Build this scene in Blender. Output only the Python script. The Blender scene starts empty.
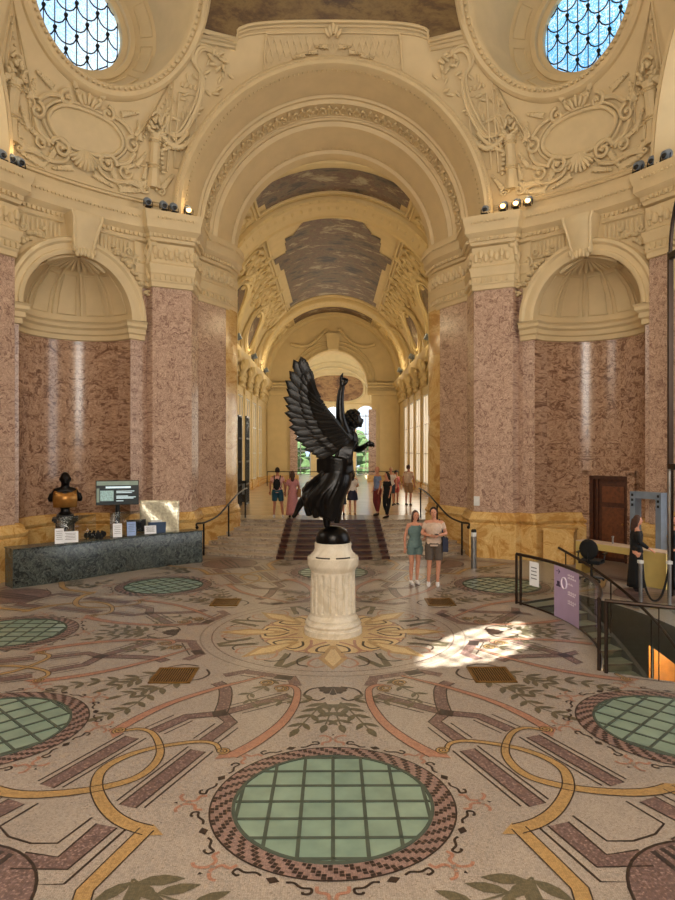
import bpy, math, random
from mathutils import Vector, Matrix
random.seed(7)
PI = math.pi; R = math.radians
sc = bpy.context.scene
col = sc.collection
sin, cos, sqrt, atan2 = math.sin, math.cos, math.sqrt, math.atan2

# ------------------------------------------------------------------ materials
MATS = {}
def s2l(c):
    return tuple((x/12.92 if x <= .04045 else ((x+.055)/1.055)**2.4) for x in c)
def newmat(name):
    m = bpy.data.materials.new(name); m.use_nodes = True
    nt = m.node_tree; b = nt.nodes['Principled BSDF']
    MATS[name] = m
    return m, nt, b
def N(nt, t, **k):
    n = nt.nodes.new(t)
    for a, v in k.items():
        if a == 'ins':
            for i, x in v.items(): n.inputs[i].default_value = x
        else: setattr(n, a, v)
    return n
def ramp(nt, fac, stops):
    r = nt.nodes.new('ShaderNodeValToRGB'); e = r.color_ramp.elements
    while len(e) < len(stops): e.new(.5)
    for i, (p, c) in enumerate(stops):
        e[i].position = p; e[i].color = tuple(c)+(1,) if len(c) == 3 else c
    nt.links.new(fac, r.inputs[0]); return r.outputs[0]
def mth(nt, op, a, b=None, c=None):
    n = nt.nodes.new('ShaderNodeMath'); n.operation = op
    for i, x in enumerate((a, b, c)):
        if x is None: continue
        if isinstance(x, (int, float)): n.inputs[i].default_value = x
        else: nt.links.new(x, n.inputs[i])
    return n.outputs[0]
def mixc(nt, fac, a, b, mode='MIX'):
    n = nt.nodes.new('ShaderNodeMix'); n.data_type = 'RGBA'; n.blend_type = mode
    for i, x in ((0, fac), (6, a), (7, b)):
        if isinstance(x, (int, float)): n.inputs[i].default_value = x
        elif isinstance(x, tuple): n.inputs[i].default_value = x+(1,) if len(x) == 3 else x
        else: nt.links.new(x, n.inputs[i])
    return n.outputs[2]
def simple(name, c, rough=.6, metal=0, var=.12, scale=6, bump=0, bscale=40, emit=None, es=1, spec=.5, coat=0):
    m, nt, b = newmat(name)
    co = N(nt, 'ShaderNodeTexCoord').outputs['Object']
    no = N(nt, 'ShaderNodeTexNoise', ins={'Scale': scale, 'Detail': 5})
    nt.links.new(co, no.inputs['Vector'])
    c = s2l(c)
    lo = tuple(x*(1-var) for x in c); hi = tuple(min(1, x*(1+var)) for x in c)
    nt.links.new(ramp(nt, no.outputs[0], [(.3, lo), (.7, hi)]), b.inputs['Base Color'])
    b.inputs['Roughness'].default_value = rough; b.inputs['Metallic'].default_value = metal
    b.inputs['Specular IOR Level'].default_value = spec
    b.inputs['Coat Weight'].default_value = coat
    if bump:
        n2 = N(nt, 'ShaderNodeTexNoise', ins={'Scale': bscale, 'Detail': 4}); nt.links.new(co, n2.inputs['Vector'])
        bp = N(nt, 'ShaderNodeBump', ins={'Strength': bump, 'Distance': .02}); nt.links.new(n2.outputs[0], bp.inputs['Height'])
        nt.links.new(bp.outputs[0], b.inputs['Normal'])
    if emit:
        b.inputs['Emission Color'].default_value = s2l(emit)+(1,); b.inputs['Emission Strength'].default_value = es
    return m
def marble(name, base, light, dark, rough=.25, scale=1.0, cyl=True, jh=1.62, mir=.85, fine=1):
    m, nt, b = newmat(name)
    co = N(nt, 'ShaderNodeTexCoord').outputs['Object']
    sx = N(nt, 'ShaderNodeSeparateXYZ'); nt.links.new(co, sx.inputs[0])
    X, Y, Z = sx.outputs
    if cyl:
        az = mth(nt, 'MULTIPLY', mth(nt, 'ARCTAN2', X, Y), 9.2)
        zz = mth(nt, 'ADD', Z, -1.3)
        u = mth(nt, 'PINGPONG', az, mir); v = mth(nt, 'PINGPONG', zz, jh)
        cell = mth(nt, 'FLOOR', mth(nt, 'DIVIDE', zz, jh))
        cx = N(nt, 'ShaderNodeCombineXYZ'); nt.links.new(u, cx.inputs[0]); nt.links.new(v, cx.inputs[1])
        cell2 = mth(nt, 'FLOOR', mth(nt, 'DIVIDE', az, mir*2)); nt.links.new(mth(nt, 'ADD', mth(nt, 'MULTIPLY', cell2, 1.7), mth(nt, 'MULTIPLY', cell, .6)), cx.inputs[2])
        vec = cx.outputs[0]
        jf = mth(nt, 'FRACT', mth(nt, 'DIVIDE', zz, jh))
        joint = mth(nt, 'LESS_THAN', jf, .006)
    else:
        vec = co; joint = None
    n0 = N(nt, 'ShaderNodeTexNoise', ins={'Scale': .9*scale, 'Detail': 3}); nt.links.new(vec, n0.inputs['Vector'])
    w = N(nt, 'ShaderNodeVectorMath', operation='MULTIPLY_ADD'); nt.links.new(n0.outputs['Color'], w.inputs[0]); w.inputs[1].default_value = (1.6, 1.6, 1.6); nt.links.new(vec, w.inputs[2])
    n1 = N(nt, 'ShaderNodeTexNoise', ins={'Scale': 2.6*scale, 'Detail': 9, 'Roughness': .68, 'Distortion': 1.6}); nt.links.new(w.outputs[0], n1.inputs['Vector'])
    r1 = mth(nt, 'ABSOLUTE', mth(nt, 'SUBTRACT', n1.outputs[0], .5))
    c1 = ramp(nt, n1.outputs[0], [(.38, s2l(dark)), (.5, s2l(base)), (.63, s2l(light))])
    v1 = ramp(nt, r1, [(0, (1, 1, 1)), (.035, (0, 0, 0))])
    n2 = N(nt, 'ShaderNodeTexNoise', ins={'Scale': 8*scale, 'Detail': 8, 'Roughness': .8, 'Distortion': 2.0}); nt.links.new(w.outputs[0], n2.inputs['Vector'])
    v2 = ramp(nt, mth(nt, 'ABSOLUTE', mth(nt, 'SUBTRACT', n2.outputs[0], .5)), [(0, (1, 1, 1)), (.03, (0, 0, 0))])
    c2 = mixc(nt, mth(nt, 'MULTIPLY', v1, .5), c1, s2l(light))
    c3 = mixc(nt, mth(nt, 'MULTIPLY', v2, .7), c2, s2l(dark))
    if fine: n3 = N(nt, 'ShaderNodeTexNoise', ins={'Scale': 16*scale, 'Detail': 5, 'Roughness': .8}); nt.links.new(vec, n3.inputs['Vector'])
    if fine: c3 = mixc(nt, 1.0, c3, ramp(nt, n3.outputs[0], [(.35, (.74, .72, .70)), (.65, (1.2, 1.2, 1.2))]), 'MULTIPLY')
    if joint is not None:
        c3 = mixc(nt, mth(nt, 'MULTIPLY', joint, .5), c3, s2l(dark))
    nt.links.new(c3, b.inputs['Base Color']); b.inputs['Roughness'].default_value = rough
    return m
def flatglass(name, tint, mixf=.12, rough=.02):
    m, nt, b = newmat(name)
    nt.nodes.remove(b); out = nt.nodes['Material Output']
    tr = N(nt, 'ShaderNodeBsdfTransparent'); tr.inputs[0].default_value = tint+(1,)
    gl = N(nt, 'ShaderNodeBsdfGlossy'); gl.inputs['Roughness'].default_value = rough
    fr = N(nt, 'ShaderNodeFresnel'); fr.inputs[0].default_value = 1.5
    mx = N(nt, 'ShaderNodeMixShader')
    nt.links.new(mth(nt, 'MULTIPLY', fr.outputs[0], mixf/.12*.8), mx.inputs[0])
    nt.links.new(tr.outputs[0], mx.inputs[1]); nt.links.new(gl.outputs[0], mx.inputs[2]); nt.links.new(mx.outputs[0], out.inputs[0])
    return m
def stained(name, a, bcol, spot):
    m, nt, b = newmat(name); nt.nodes.remove(b); out = nt.nodes['Material Output']
    co = N(nt, 'ShaderNodeTexCoord').outputs['Object']
    no = N(nt, 'ShaderNodeTexNoise', ins={'Scale': 9, 'Detail': 4, 'Distortion': 2}); nt.links.new(co, no.inputs['Vector'])
    c = ramp(nt, no.outputs[0], [(.38, a), (.5, bcol), (.62, spot)])
    tr = N(nt, 'ShaderNodeBsdfTransparent'); nt.links.new(c, tr.inputs[0])
    gl = N(nt, 'ShaderNodeBsdfGlossy'); gl.inputs['Roughness'].default_value = .2
    mx = N(nt, 'ShaderNodeMixShader'); mx.inputs[0].default_value = .05
    nt.links.new(tr.outputs[0], mx.inputs[1]); nt.links.new(gl.outputs[0], mx.inputs[2]); nt.links.new(mx.outputs[0], out.inputs[0])
def painted(name, cols, scale=.6):
    m, nt, b = newmat(name)
    co = N(nt, 'ShaderNodeTexCoord').outputs['Object']
    mp = N(nt, 'ShaderNodeMapping'); mp.inputs['Scale'].default_value = (.55, 1.0, 1.2); nt.links.new(co, mp.inputs[0])
    no = N(nt, 'ShaderNodeTexNoise', ins={'Scale': scale, 'Detail': 12, 'Roughness': .72, 'Distortion': .35}); nt.links.new(mp.outputs[0], no.inputs['Vector'])
    nt.links.new(ramp(nt, no.outputs[0], [(.37+.26*i/(len(cols)-1), s2l(c)) for i, c in enumerate(cols)]), b.inputs['Base Color'])
    b.inputs['Roughness'].default_value = .55
def mosaic(name, c, var=.18, c2=None, cs=60, rough=.32):
    """small stone tesserae: every tessera its own tone"""
    m, nt, b = newmat(name)
    co = N(nt, 'ShaderNodeTexCoord').outputs['Object']
    vo = N(nt, 'ShaderNodeTexVoronoi', ins={'Scale': cs, 'Randomness': .55}); nt.links.new(co, vo.inputs['Vector'])
    sp = N(nt, 'ShaderNodeSeparateColor'); nt.links.new(vo.outputs['Color'], sp.inputs[0])
    c = s2l(c); lo = tuple(x*(1-var) for x in c); hi = tuple(x*(1+var) for x in c)
    cc = ramp(nt, sp.outputs[0], [(0, lo), (.75, hi), (1, s2l(c2) if c2 else hi)])
    ve = N(nt, 'ShaderNodeTexVoronoi', feature='DISTANCE_TO_EDGE', ins={'Scale': cs, 'Randomness': .55}); nt.links.new(co, ve.inputs['Vector'])
    j = ramp(nt, ve.outputs['Distance'], [(0, (.55, .5, .45)), (.09, (1, 1, 1))])
    big = N(nt, 'ShaderNodeTexNoise', ins={'Scale': 1.1, 'Detail': 4}); nt.links.new(co, big.inputs['Vector'])
    cc = mixc(nt, 1.0, cc, j, 'MULTIPLY')
    cc = mixc(nt, 1.0, cc, ramp(nt, big.outputs[0], [(.3, (.86, .86, .87)), (.7, (1, 1, 1))]), 'MULTIPLY')
    nt.links.new(cc, b.inputs['Base Color']); b.inputs['Roughness'].default_value = rough
    return m

simple('stucco', (.84, .755, .59), .62, var=.05, scale=2, bump=.08, bscale=25)
simple('stucco_relief', (.835, .755, .595), .6, var=.05, scale=3)
simple('hall_stucco', (.83, .745, .55), .6, var=.05, scale=2)
marble('pink_marble', (.76, .64, .56), (.86, .75, .66), (.54, .42, .37), rough=.22, scale=2.1)
marble('dark_pink_marble', (.68, .54, .44), (.82, .69, .58), (.46, .34, .27), rough=.2, mir=.78, scale=1.6)
marble('yellow_marble', (.84, .67, .40), (.90, .78, .54), (.72, .53, .28), fine=0, rough=.22, scale=.6, mir=1.3, jh=5)
marble('green_marble', (.22, .25, .24), (.42, .45, .42), (.12, .14, .14), rough=.25, scale=2.2, cyl=False)
marble('white_marble', (.80, .76, .70), (.88, .85, .80), (.66, .60, .54), fine=0, rough=.35, scale=1.2, cyl=False)
marble('pedestal_stone', (.82, .78, .70), (.86, .82, .75), (.77, .72, .63), fine=0, rough=.45, scale=.8, cyl=False)
marble('step_stone', (.72, .65, .56), (.82, .76, .68), (.54, .47, .40), fine=0, rough=.3, scale=1.4, cyl=False)
marble('step_red', (.27, .15, .13), (.38, .22, .18), (.17, .09, .09), rough=.3, scale=2.4, cyl=False)
marble('step_grey', (.50, .45, .38), (.64, .58, .5), (.36, .31, .26), fine=0, rough=.3, scale=2, cyl=False)
simple('edge_shade_plate', (.20, .16, .13), .4)  # dark tone for painted nosing shadow, lower stair edges and nameplate
simple('stair_tread', (.52, .53, .46), .5); simple('stair_riser', (.33, .32, .25), .5)
simple('well_wall', (.27, .25, .21), .35); simple('stringer', (.30, .29, .27), .4)
simple('amber_lit_panel', (.90, .58, .18), .4)  # orange base colour holds the amber light of the lower level
simple('bronze', (.095, .088, .085), .30, metal=.75, var=.4, scale=5, bump=.12, bscale=14)
simple('bronze_wing', (.10, .092, .085), .38, metal=.6, var=.3, scale=9, bump=.2, bscale=30)
simple('gilt_bronze', (.62, .44, .22), .35, metal=.7, var=.3)
simple('black_metal', (.07, .065, .06), .4, metal=.4); simple('bronze_rail', (.20, .15, .12), .35, metal=.7)
simple('steel', (.62, .62, .62), .3, metal=.9); simple('brass_vent', (.56, .42, .20), .4, metal=.7); simple('vent_dark', (.16, .12, .07), .6)
simple('black_plastic', (.05, .05, .055), .4); simple('fabric_black', (.035, .035, .04), .85)
simple('wood_dark', (.30, .16, .09), .4, var=.35, scale=12); simple('wood_light', (.42, .24, .13), .4, var=.3, scale=12)
simple('desk_yellow', (.78, .69, .42), .45, var=.04); simple('desk_top', (.80, .70, .60), .4)
simple('grey_plastic', (.47, .52, .58), .4); simple('white_plastic', (.85, .85, .84), .4); simple('paper', (.93, .94, .96), .7, var=.02)
simple('paper_blue', (.62, .72, .90), .7); simple('ink', (.25, .25, .30), .8); simple('blue_box', (.22, .30, .42), .5)
simple('lilac', (.68, .60, .74), .5, var=.03); simple('lilac_ink', (.93, .90, .96), .6); simple('lilac_dark', (.20, .15, .28), .6)
simple('lead', (.05, .055, .07), .5, metal=.3)
simple('leaf_garden', (.24, .34, .18), .8, var=.5, scale=3)
simple('hall_floor', (.74, .65, .54), .22, var=.12, scale=1.2)
simple('lower_floor', (.35, .32, .28), .5)
simple('lens_lit', (1, .8, .5), .4, emit=(1, .72, .38), es=14)
simple('screen_bg', (.05, .09, .10), .3, emit=(.05, .10, .11), es=.8); simple('screen_band', (.45, .5, .45), .3, emit=(.42, .48, .42), es=.6)
simple('screen_text', (.8, .85, .85), .3, emit=(.75, .85, .88), es=.8); simple('screen_img', (.5, .6, .6), .3, emit=(.55, .65, .62), es=.6, var=.6, scale=30)
simple('glow_pane', (.95, .92, .82), .5, emit=(.98, .90, .80), es=.62, var=.03)
simple('silver_sheet', (.92, .88, .78), .25, metal=.3, var=.3, scale=14, bump=.5, bscale=12)
painted('painting_dome', [(.22, .15, .06), (.36, .26, .12), (.50, .40, .22), (.30, .21, .10)], .7)
painted('painting_hall', [(.13, .10, .10), (.27, .22, .18), (.44, .37, .28), (.36, .22, .17), (.52, .46, .36), (.66, .62, .52)], 1.3)
painted('painting_far', [(.30, .19, .10), (.50, .35, .20), (.62, .48, .30), (.40, .26, .14)], 1.5)
flatglass('clear_glass', (.90, .95, .92)); flatglass('door_glass', (.93, .95, .97), .2)
flatglass('acrylic', (.95, .96, .96), .10)
stained('stained_pale_sky', (.62, .85, .95), (.92, .98, 1), (1, .97, .80))  # pale sky light put into the glass tint
stained('stained_blue_sky', (.22, .55, .85), (.38, .74, .98), (.85, .80, .68))  # blue of the sky behind put into the glass tint
stained('stained_plain', (.85, .9, .92), (.95, .97, .98), (1, 1, 1))
# floor mosaic palette
mosaic('mo_ground', (.655, .61, .565), .12); mosaic('mo_brown', (.44, .355, .34), .22, (.62, .52, .49))
mosaic('mo_black', (.20, .155, .14), .25); mosaic('mo_yellow', (.68, .55, .36), .16); mosaic('mo_salmon', (.66, .48, .40), .15)
mosaic('mo_green', (.38, .355, .28), .2); mosaic('mo_pink', (.56, .46, .43), .2); mosaic('mo_grey', (.55, .50, .46), .15)
mosaic('mo_cream', (.80, .69, .50), .1); mosaic('mo_blackblue', (.22, .19, .19), .2)
m_, nt_, b_ = newmat('glass_tile')
co_ = N(nt_, 'ShaderNodeTexCoord').outputs['Object']
no_ = N(nt_, 'ShaderNodeTexNoise', ins={'Scale': 3, 'Detail': 4}); nt_.links.new(co_, no_.inputs['Vector'])
nt_.links.new(ramp(nt_, no_.outputs[0], [(.3, s2l((.45, .54, .48))), (.7, s2l((.55, .64, .57)))]), b_.inputs['Base Color'])
b_.inputs['Roughness'].default_value = .28; b_.inputs['Coat Weight'].default_value = .4
simple('tile_bar', (.30, .34, .30), .5, metal=.2); simple('tile_edge', (.37, .45, .39), .5)
for nm, c in dict(skin=(.78, .55, .44), skin_tan=(.66, .44, .34), hair_dark=(.10, .07, .06), hair_brown=(.26, .16, .11), hair_blond=(.72, .60, .42),
                  shirt_pink=(.82, .62, .58), dress_pink=(.72, .48, .48), shirt_white=(.86, .82, .78), shirt_beige=(.78, .68, .60), shirt_blue=(.45, .52, .66),
                  shorts_teal=(.08, .26, .32), skirt_navy=(.12, .13, .22), trousers_red=(.45, .14, .14), shorts_grey=(.34, .29, .25), khaki=(.58, .45, .32),
                  top_teal=(.38, .47, .46), denim=(.20, .23, .28), shoe_white=(.88, .86, .85), shoe_dark=(.12, .09, .09), bag_tan=(.60, .42, .25), bag_navy=(.14, .16, .24), red_cloth=(.62, .25, .20), lips=(.60, .28, .26)).items():
    simple(nm, c, .75, var=.1, scale=20)

# ------------------------------------------------------------------ mesh builder
class MB:
    def __init__(s, *mats): s.v = []; s.f = []; s.m = []; s.mats = list(mats); s.cur = 0
    def mat(s, name):
        if name not in s.mats: s.mats.append(name)
        s.cur = s.mats.index(name); return s
    def add(s, vs, fs):
        o = len(s.v); s.v += [tuple(p) for p in vs]
        for f in fs: s.f.append(tuple(i+o for i in f)); s.m.append(s.cur)
        return s
    def box(s, c, d, rz=0, taper=1.0):
        cx, cy, cz = c; a, b, h = (x/2 for x in d); vs = []
        for z, t in ((-h, 1), (h, taper)):
            for x, y in ((-a, -b), (a, -b), (a, b), (-a, b)):
                x *= t; y *= t
                vs.append((cx+x*cos(rz)-y*sin(rz), cy+x*sin(rz)+y*cos(rz), cz+z))
        return s.add(vs, [(3, 2, 1, 0), (4, 5, 6, 7), (0, 1, 5, 4), (1, 2, 6, 5), (2, 3, 7, 6), (3, 0, 4, 7)])
    def prism(s, poly, z0, z1):
        n = len(poly)
        vs = [(x, y, z0) for x, y in poly]+[(x, y, z1) for x, y in poly]
        return s.add(vs, [tuple(range(n-1, -1, -1)), tuple(range(n, 2*n))]+[(i, (i+1) % n, n+(i+1) % n, n+i) for i in range(n)])
    def grid(s, rows, closed=False, flip=False):
        nr = len(rows); nc = len(rows[0]); vs = [p for r in rows for p in r]; fs = []
        for i in range(nr-1):
            for j in range(nc if closed else nc-1):
                a = i*nc+j; b = i*nc+(j+1) % nc; c = b+nc; d = a+nc
                fs.append((a, b, c, d) if not flip else (d, c, b, a))
        return s.add(vs, fs)
    def tube(s, pts, r, n=8, closed=False, cap=True, flat=None):
        pts = [Vector(p) for p in pts]; k = len(pts)
        if k < 2: return s
        rr = r if isinstance(r, (list, tuple)) else [r]*k
        rows = []; up = None
        for i, p in enumerate(pts):
            a = pts[(i-1) % k] if (closed or i > 0) else p; b = pts[(i+1) % k] if (closed or i < k-1) else p
            t = (b-a)
            if t.length < 1e-9: t = Vector((0, 0, 1))
            t.normalize()
            if up is None:
                up = t.cross(Vector((0, 0, 1)))
                if up.length < .1: up = t.cross(Vector((0, 1, 0)))
            up = up - t*up.dot(t)
            if up.length < 1e-6: up = t.orthogonal()
            up.normalize(); w = t.cross(up)
            rows.append([p+up*(rr[i]*cos(2*PI*j/n))+w*(rr[i]*sin(2*PI*j/n)) for j in range(n)])
        if closed: rows.append(rows[0])
        o = len(s.v); s.grid(rows, closed=True)
        if cap and not closed:
            s.f.append(tuple(o+j for j in range(n-1, -1, -1))); s.m.append(s.cur)
            q = o+(k-1)*n; s.f.append(tuple(q+j for j in range(n))); s.m.append(s.cur)
        return s
    def lathe(s, prof, c=(0, 0, 0), n=32, mod=None):
        rows = []
        for (r, z) in prof:
            rows.append([(c[0]+r*(mod(2*PI*j/n, z) if mod else 1)*cos(2*PI*j/n), c[1]+r*(mod(2*PI*j/n, z) if mod else 1)*sin(2*PI*j/n), c[2]+z) for j in range(n)])
        s.grid(rows, closed=True)
        o = len(s.v)-len(rows)*n
        s.f.append(tuple(o+j for j in range(n-1, -1, -1))); s.m.append(s.cur)
        q = len(s.v)-n; s.f.append(tuple(q+j for j in range(n))); s.m.append(s.cur)
        return s
    def ell(s, c, ax, n=8, m=5, rot=None):
        """ellipsoid; ax = (a,b,c) radii or three axis vectors"""
        if isinstance(ax[0], (int, float)): A = [Vector((ax[0], 0, 0)), Vector((0, ax[1], 0)), Vector((0, 0, ax[2]))]
        else: A = [Vector(a) for a in ax]
        if rot is not None: A = [rot @ a for a in A]
        c = Vector(c); vs = [c-A[2]]; fs = []
        for i in range(1, m):
            t = -PI/2+PI*i/m
            for j in range(n):
                p = 2*PI*j/n; vs.append(c+A[0]*(cos(t)*cos(p))+A[1]*(cos(t)*sin(p))+A[2]*sin(t))
        vs.append(c+A[2]); L = len(vs)-1
        for j in range(n):
            fs.append((0, 1+(j+1) % n, 1+j)); fs.append((L, L-n+j, L-n+(j+1) % n))
        for i in range(m-2):
            for j in range(n):
                a = 1+i*n+j; b = 1+i*n+(j+1) % n; fs.append((a, b, b+n, a+n))
        return s.add(vs, fs)
    def build(s, name, parent=None, ang=35, mats=None, solid=0):
        me = bpy.data.meshes.new(name); me.from_pydata(s.v, [], s.f)
        for m in (mats or s.mats): me.materials.append(MATS[m])
        me.polygons.foreach_set('material_index', s.m)
        me.polygons.foreach_set('use_smooth', [True]*len(me.polygons))
        me.set_sharp_from_angle(angle=R(ang)); me.update()
        o = bpy.data.objects.new(name, me); col.objects.link(o)
        if parent: o.parent = parent
        if solid:
            md = o.modifiers.new('Solidify', 'SOLIDIFY'); md.thickness = solid; md.offset = 0
        return o
def tag(o, label=None, cat=None, group=None, kind=None):
    if label: o['label'] = label
    if cat: o['category'] = cat
    if group: o['group'] = group
    if kind: o['kind'] = kind
    return o
def empty(name, loc=(0, 0, 0), rz=0, **k):
    o = bpy.data.objects.new(name, None); col.objects.link(o); o.location = loc; o.rotation_euler = (0, 0, rz); o.empty_display_size = .1
    return tag(o, **k)
def struct(mb, name, parent=None, **k):
    o = mb.build(name, parent, **k)
    if not parent: o['kind'] = 'structure'
    return o
def copy_tree(o, parent=None):
    c = o.copy(); col.objects.link(c)
    if parent: c.parent = parent; c.matrix_parent_inverse = o.matrix_parent_inverse
    for ch in [x for x in bpy.data.objects if x.parent == o]: copy_tree(ch, c)
    return c
def voxel(mb, size, name, parent=None, mat=None, smooth=2):
    """merge overlapping volumes into one continuous skin"""
    o = mb.build(name); md = o.modifiers.new('r', 'REMESH'); md.mode = 'VOXEL'; md.voxel_size = size; md.use_smooth_shade = True
    if smooth:
        sm = o.modifiers.new('s', 'SMOOTH'); sm.iterations = smooth; sm.factor = .5
    dg = bpy.context.evaluated_depsgraph_get(); dg.update()
    me = bpy.data.meshes.new_from_object(o.evaluated_get(dg)); old = o.data; o.modifiers.clear(); o.data = me
    bpy.data.meshes.remove(old); me.name = name
    if not len(me.materials): me.materials.append(MATS[mat or mb.mats[0]])
    if parent: o.parent = parent
    return o
def cr(pts, k=6, closed=False):
    """Catmull-Rom through points of any dimension"""
    n = len(pts); out = []
    rng = range(n if closed else n-1)
    for i in rng:
        if closed: p = [pts[(i+j) % n] for j in (-1, 0, 1, 2)]
        else: p = [pts[max(0, i-1)], pts[i], pts[i+1], pts[min(n-1, i+2)]]
        for q in range(k):
            t = q/k; out.append(tuple(.5*((2*b)+(-a+c)*t+(2*a-5*b+4*c-d)*t*t+(-a+3*b-3*c+d)*t*t*t) for a, b, c, d in zip(*p)))
    if not closed: out.append(tuple(pts[-1]))
    return out
def AZ(az, r, z=None):
    x, y = r*sin(R(az)), r*cos(R(az))
    return (x, y) if z is None else (x, y, z)

# ------------------------------------------------------------------ camera
cam = bpy.data.cameras.new('camera'); co = bpy.data.objects.new('camera', cam); col.objects.link(co)
cam.sensor_fit = 'HORIZONTAL'; cam.sensor_width = 36; cam.lens = 662/675*36
co.location = (0, -11.28, 3.1); co.rotation_euler = (R(90), 0, -math.atan(4.5/662))
sc.camera = co
sc.view_settings.view_transform = 'Standard'; sc.view_settings.look = 'None'; sc.view_settings.exposure = 0; sc.view_settings.gamma = 1

# ------------------------------------------------------------------ plan of the rotunda walls
QP = [(3.3, 11.55), (3.3, 11.3), (3.52, 10.5), (4.24, 9.1), (4.11, 8.95), (4.11, 8.0), (5.11, 7.5), (5.33, 7.72)]
NI = [AZ(35.2+.25, 9.32), AZ(36.6, 9.32)]                      # last bit of wall before the niche arch
NA, NR, NJ = 47.3, 9.32, 1.52                                    # niche azimuth, wall radius, inner half width
NO = [AZ(57.2, 9.32), AZ(58.2, 9.32)]
SP = [AZ(58.4, 9.0), AZ(66, 9.0), (8.75, 3.55), (11.3, 3.3)]
FULL = QP+[AZ(a, 9.32) for a in (36, 38, 40, 42, 44, 46, 48, 50, 52, 54, 56, 58.1)]+SP
def quad(path, sx, sy):
    p = [(x*sx, y*sy) for x, y in path]
    return p if sx*sy > 0 else p[::-1]
def offs(path, d):
    """offset a plan polyline inward (towards the right hand side of its direction), mitred"""
    out = []; n = len(path)
    for i in range(n):
        ns = []
        for a, b in ((i-1, i), (i, i+1)):
            if a < 0 or b >= n: continue
            dx, dy = path[b][0]-path[a][0], path[b][1]-path[a][1]; L = sqrt(dx*dx+dy*dy) or 1
            ns.append((dy/L, -dx/L))
        if len(ns) == 1: nx, ny = ns[0]; k = 1
        else:
            nx, ny = ns[0][0]+ns[1][0], ns[0][1]+ns[1][1]; L = sqrt(nx*nx+ny*ny) or 1; nx /= L; ny /= L
            k = 1/max(.55, nx*ns[0][0]+ny*ns[0][1])
        out.append((path[i][0]+nx*d*k, path[i][1]+ny*d*k))
    return out
def mold(mb, path, prof):
    rows = [[(x, y, z) for x, y in offs(path, d)] for d, z in prof]
    return mb.grid(rows)
QN = {(1, 1): 'front_right', (-1, 1): 'front_left', (1, -1): 'rear_right', (-1, -1): 'rear_left'}

# local frame of a niche: s to the right seen from inside, dep = depth into the wall
def NF(sx, sy, s, dep, z):
    az = R(NA); c = NR*cos(math.asin(min(.99, abs(1.9)/NR)))
    rad = c+dep
    x = rad*sin(az)+s*cos(az); y = rad*cos(az)-s*sin(az)
    return (x*sx, y*sy, z)
ZM, ZE, ZC = 1.31, 7.8, 9.8        # top of base, top of marble, top of cornice
NSZ = 6.72                          # springing of niche arch
for (sx, sy), side in QN.items():
    vis = sy > 0
    w = MB('pink_marble', 'dark_pink_marble', 'stucco', 'yellow_marble')
    # marble walls left and right of the niche, up to the entablature
    w.mat('pink_marble')
    pa = QP[2:]+NI; pb = NO+SP
    pav = [NF(1, 1, -1.93, 0, 0)[:2]]
    seg = lambda p, z0, z1, m: (w.mat(m), w.grid([[(x, y, z0) for x, y in quad(p, sx, sy)], [(x, y, z1) for x, y in quad(p, sx, sy)]]))
    seg(QP[2:]+[NF(1, 1, -1.86, 0, 0)[:2]], 0, ZE, 'pink_marble'); seg([NF(1, 1, 1.86, 0, 0)[:2]]+SP, 0, ZE, 'pink_marble')
    seg(QP[:3], 0, ZE, 'yellow_marble')
    # upper wall behind the entablature
    seg(QP[:8]+[NF(1, 1, -1.9, 0, 0)[:2]], ZE, ZC+.05, 'stucco'); seg([NF(1, 1, 1.9, 0, 0)[:2]]+SP, ZE, ZC+.05, 'stucco')
    # niche front strips (flat pilasters beside recess)
    for s0, s1 in ((-1.88, -NJ), (NJ, 1.88)):
        w.mat('pink_marble'); w.grid([[NF(sx, sy, s0, 0, z), NF(sx, sy, s1, 0, z)] for z in (0, NSZ)])
    # spandrel over niche arch
    w.mat('stucco'); n = 32
    w.grid([[NF(sx, sy, -1.9*cos(PI*i/n) if False else -1.9+3.8*i/n, 0, ZC+.05) for i in range(n+1)],
            [NF(sx, sy, -1.9+3.8*i/n, 0, NSZ+sqrt(max(0, NJ**2-(-1.9+3.8*i/n)**2))) for i in range(n+1)]])
    # recess: half cylinder and quarter sphere
    w.mat('dark_pink_marble'); n = 28; DP = 1.55/NJ
    w.grid([[NF(sx, sy, -NJ*cos(PI*i/n), NJ*DP*sin(PI*i/n)+.0, z) for i in range(n+1)] for z in (0, 2, 4.2, NSZ-.35)])
    w.mat('stucco'); rows = []
    for j in range(13):
        t = PI/2*j/12
        rows.append([NF(sx, sy, -NJ*cos(PI*i/n)*cos(t), NJ*DP*sin(PI*i/n)*cos(t), NSZ+NJ*sin(t)) for i in range(n+1)])
    w.grid(rows); w.grid([[NF(sx, sy, -NJ*cos(PI*i/n), NJ*DP*sin(PI*i/n), z) for i in range(n+1)] for z in (NSZ-.36, NSZ)])
    W = struct(w, 'wall_'+side)
    # base course in yellow marble
    b = MB('yellow_marble'); PF = [(.16, 0), (.16, .96), (.12, 1.0), (.16, 1.04), (.18, 1.10), (.12, 1.16), (.10, 1.24), (.04, 1.31), (-.02, 1.31)]
    inner = [NF(1, 1, -NJ*cos(PI*i/20), NJ*DP*sin(PI*i/20), 0)[:2] for i in range(21)]
    pL, pR = QP[1:]+[NF(1, 1, -1.86, 0, 0)[:2]], [NF(1, 1, 1.86, 0, 0)[:2]]+SP
    if sx > 0 and vis: mold(b, quad(pL+inner[:8], sx, sy), PF); mold(b, quad(inner[13:]+pR, sx, sy), PF)
    else: mold(b, quad(pL+inner+pR, sx, sy), PF)
    struct(b, 'baseboard_'+side)

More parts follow.
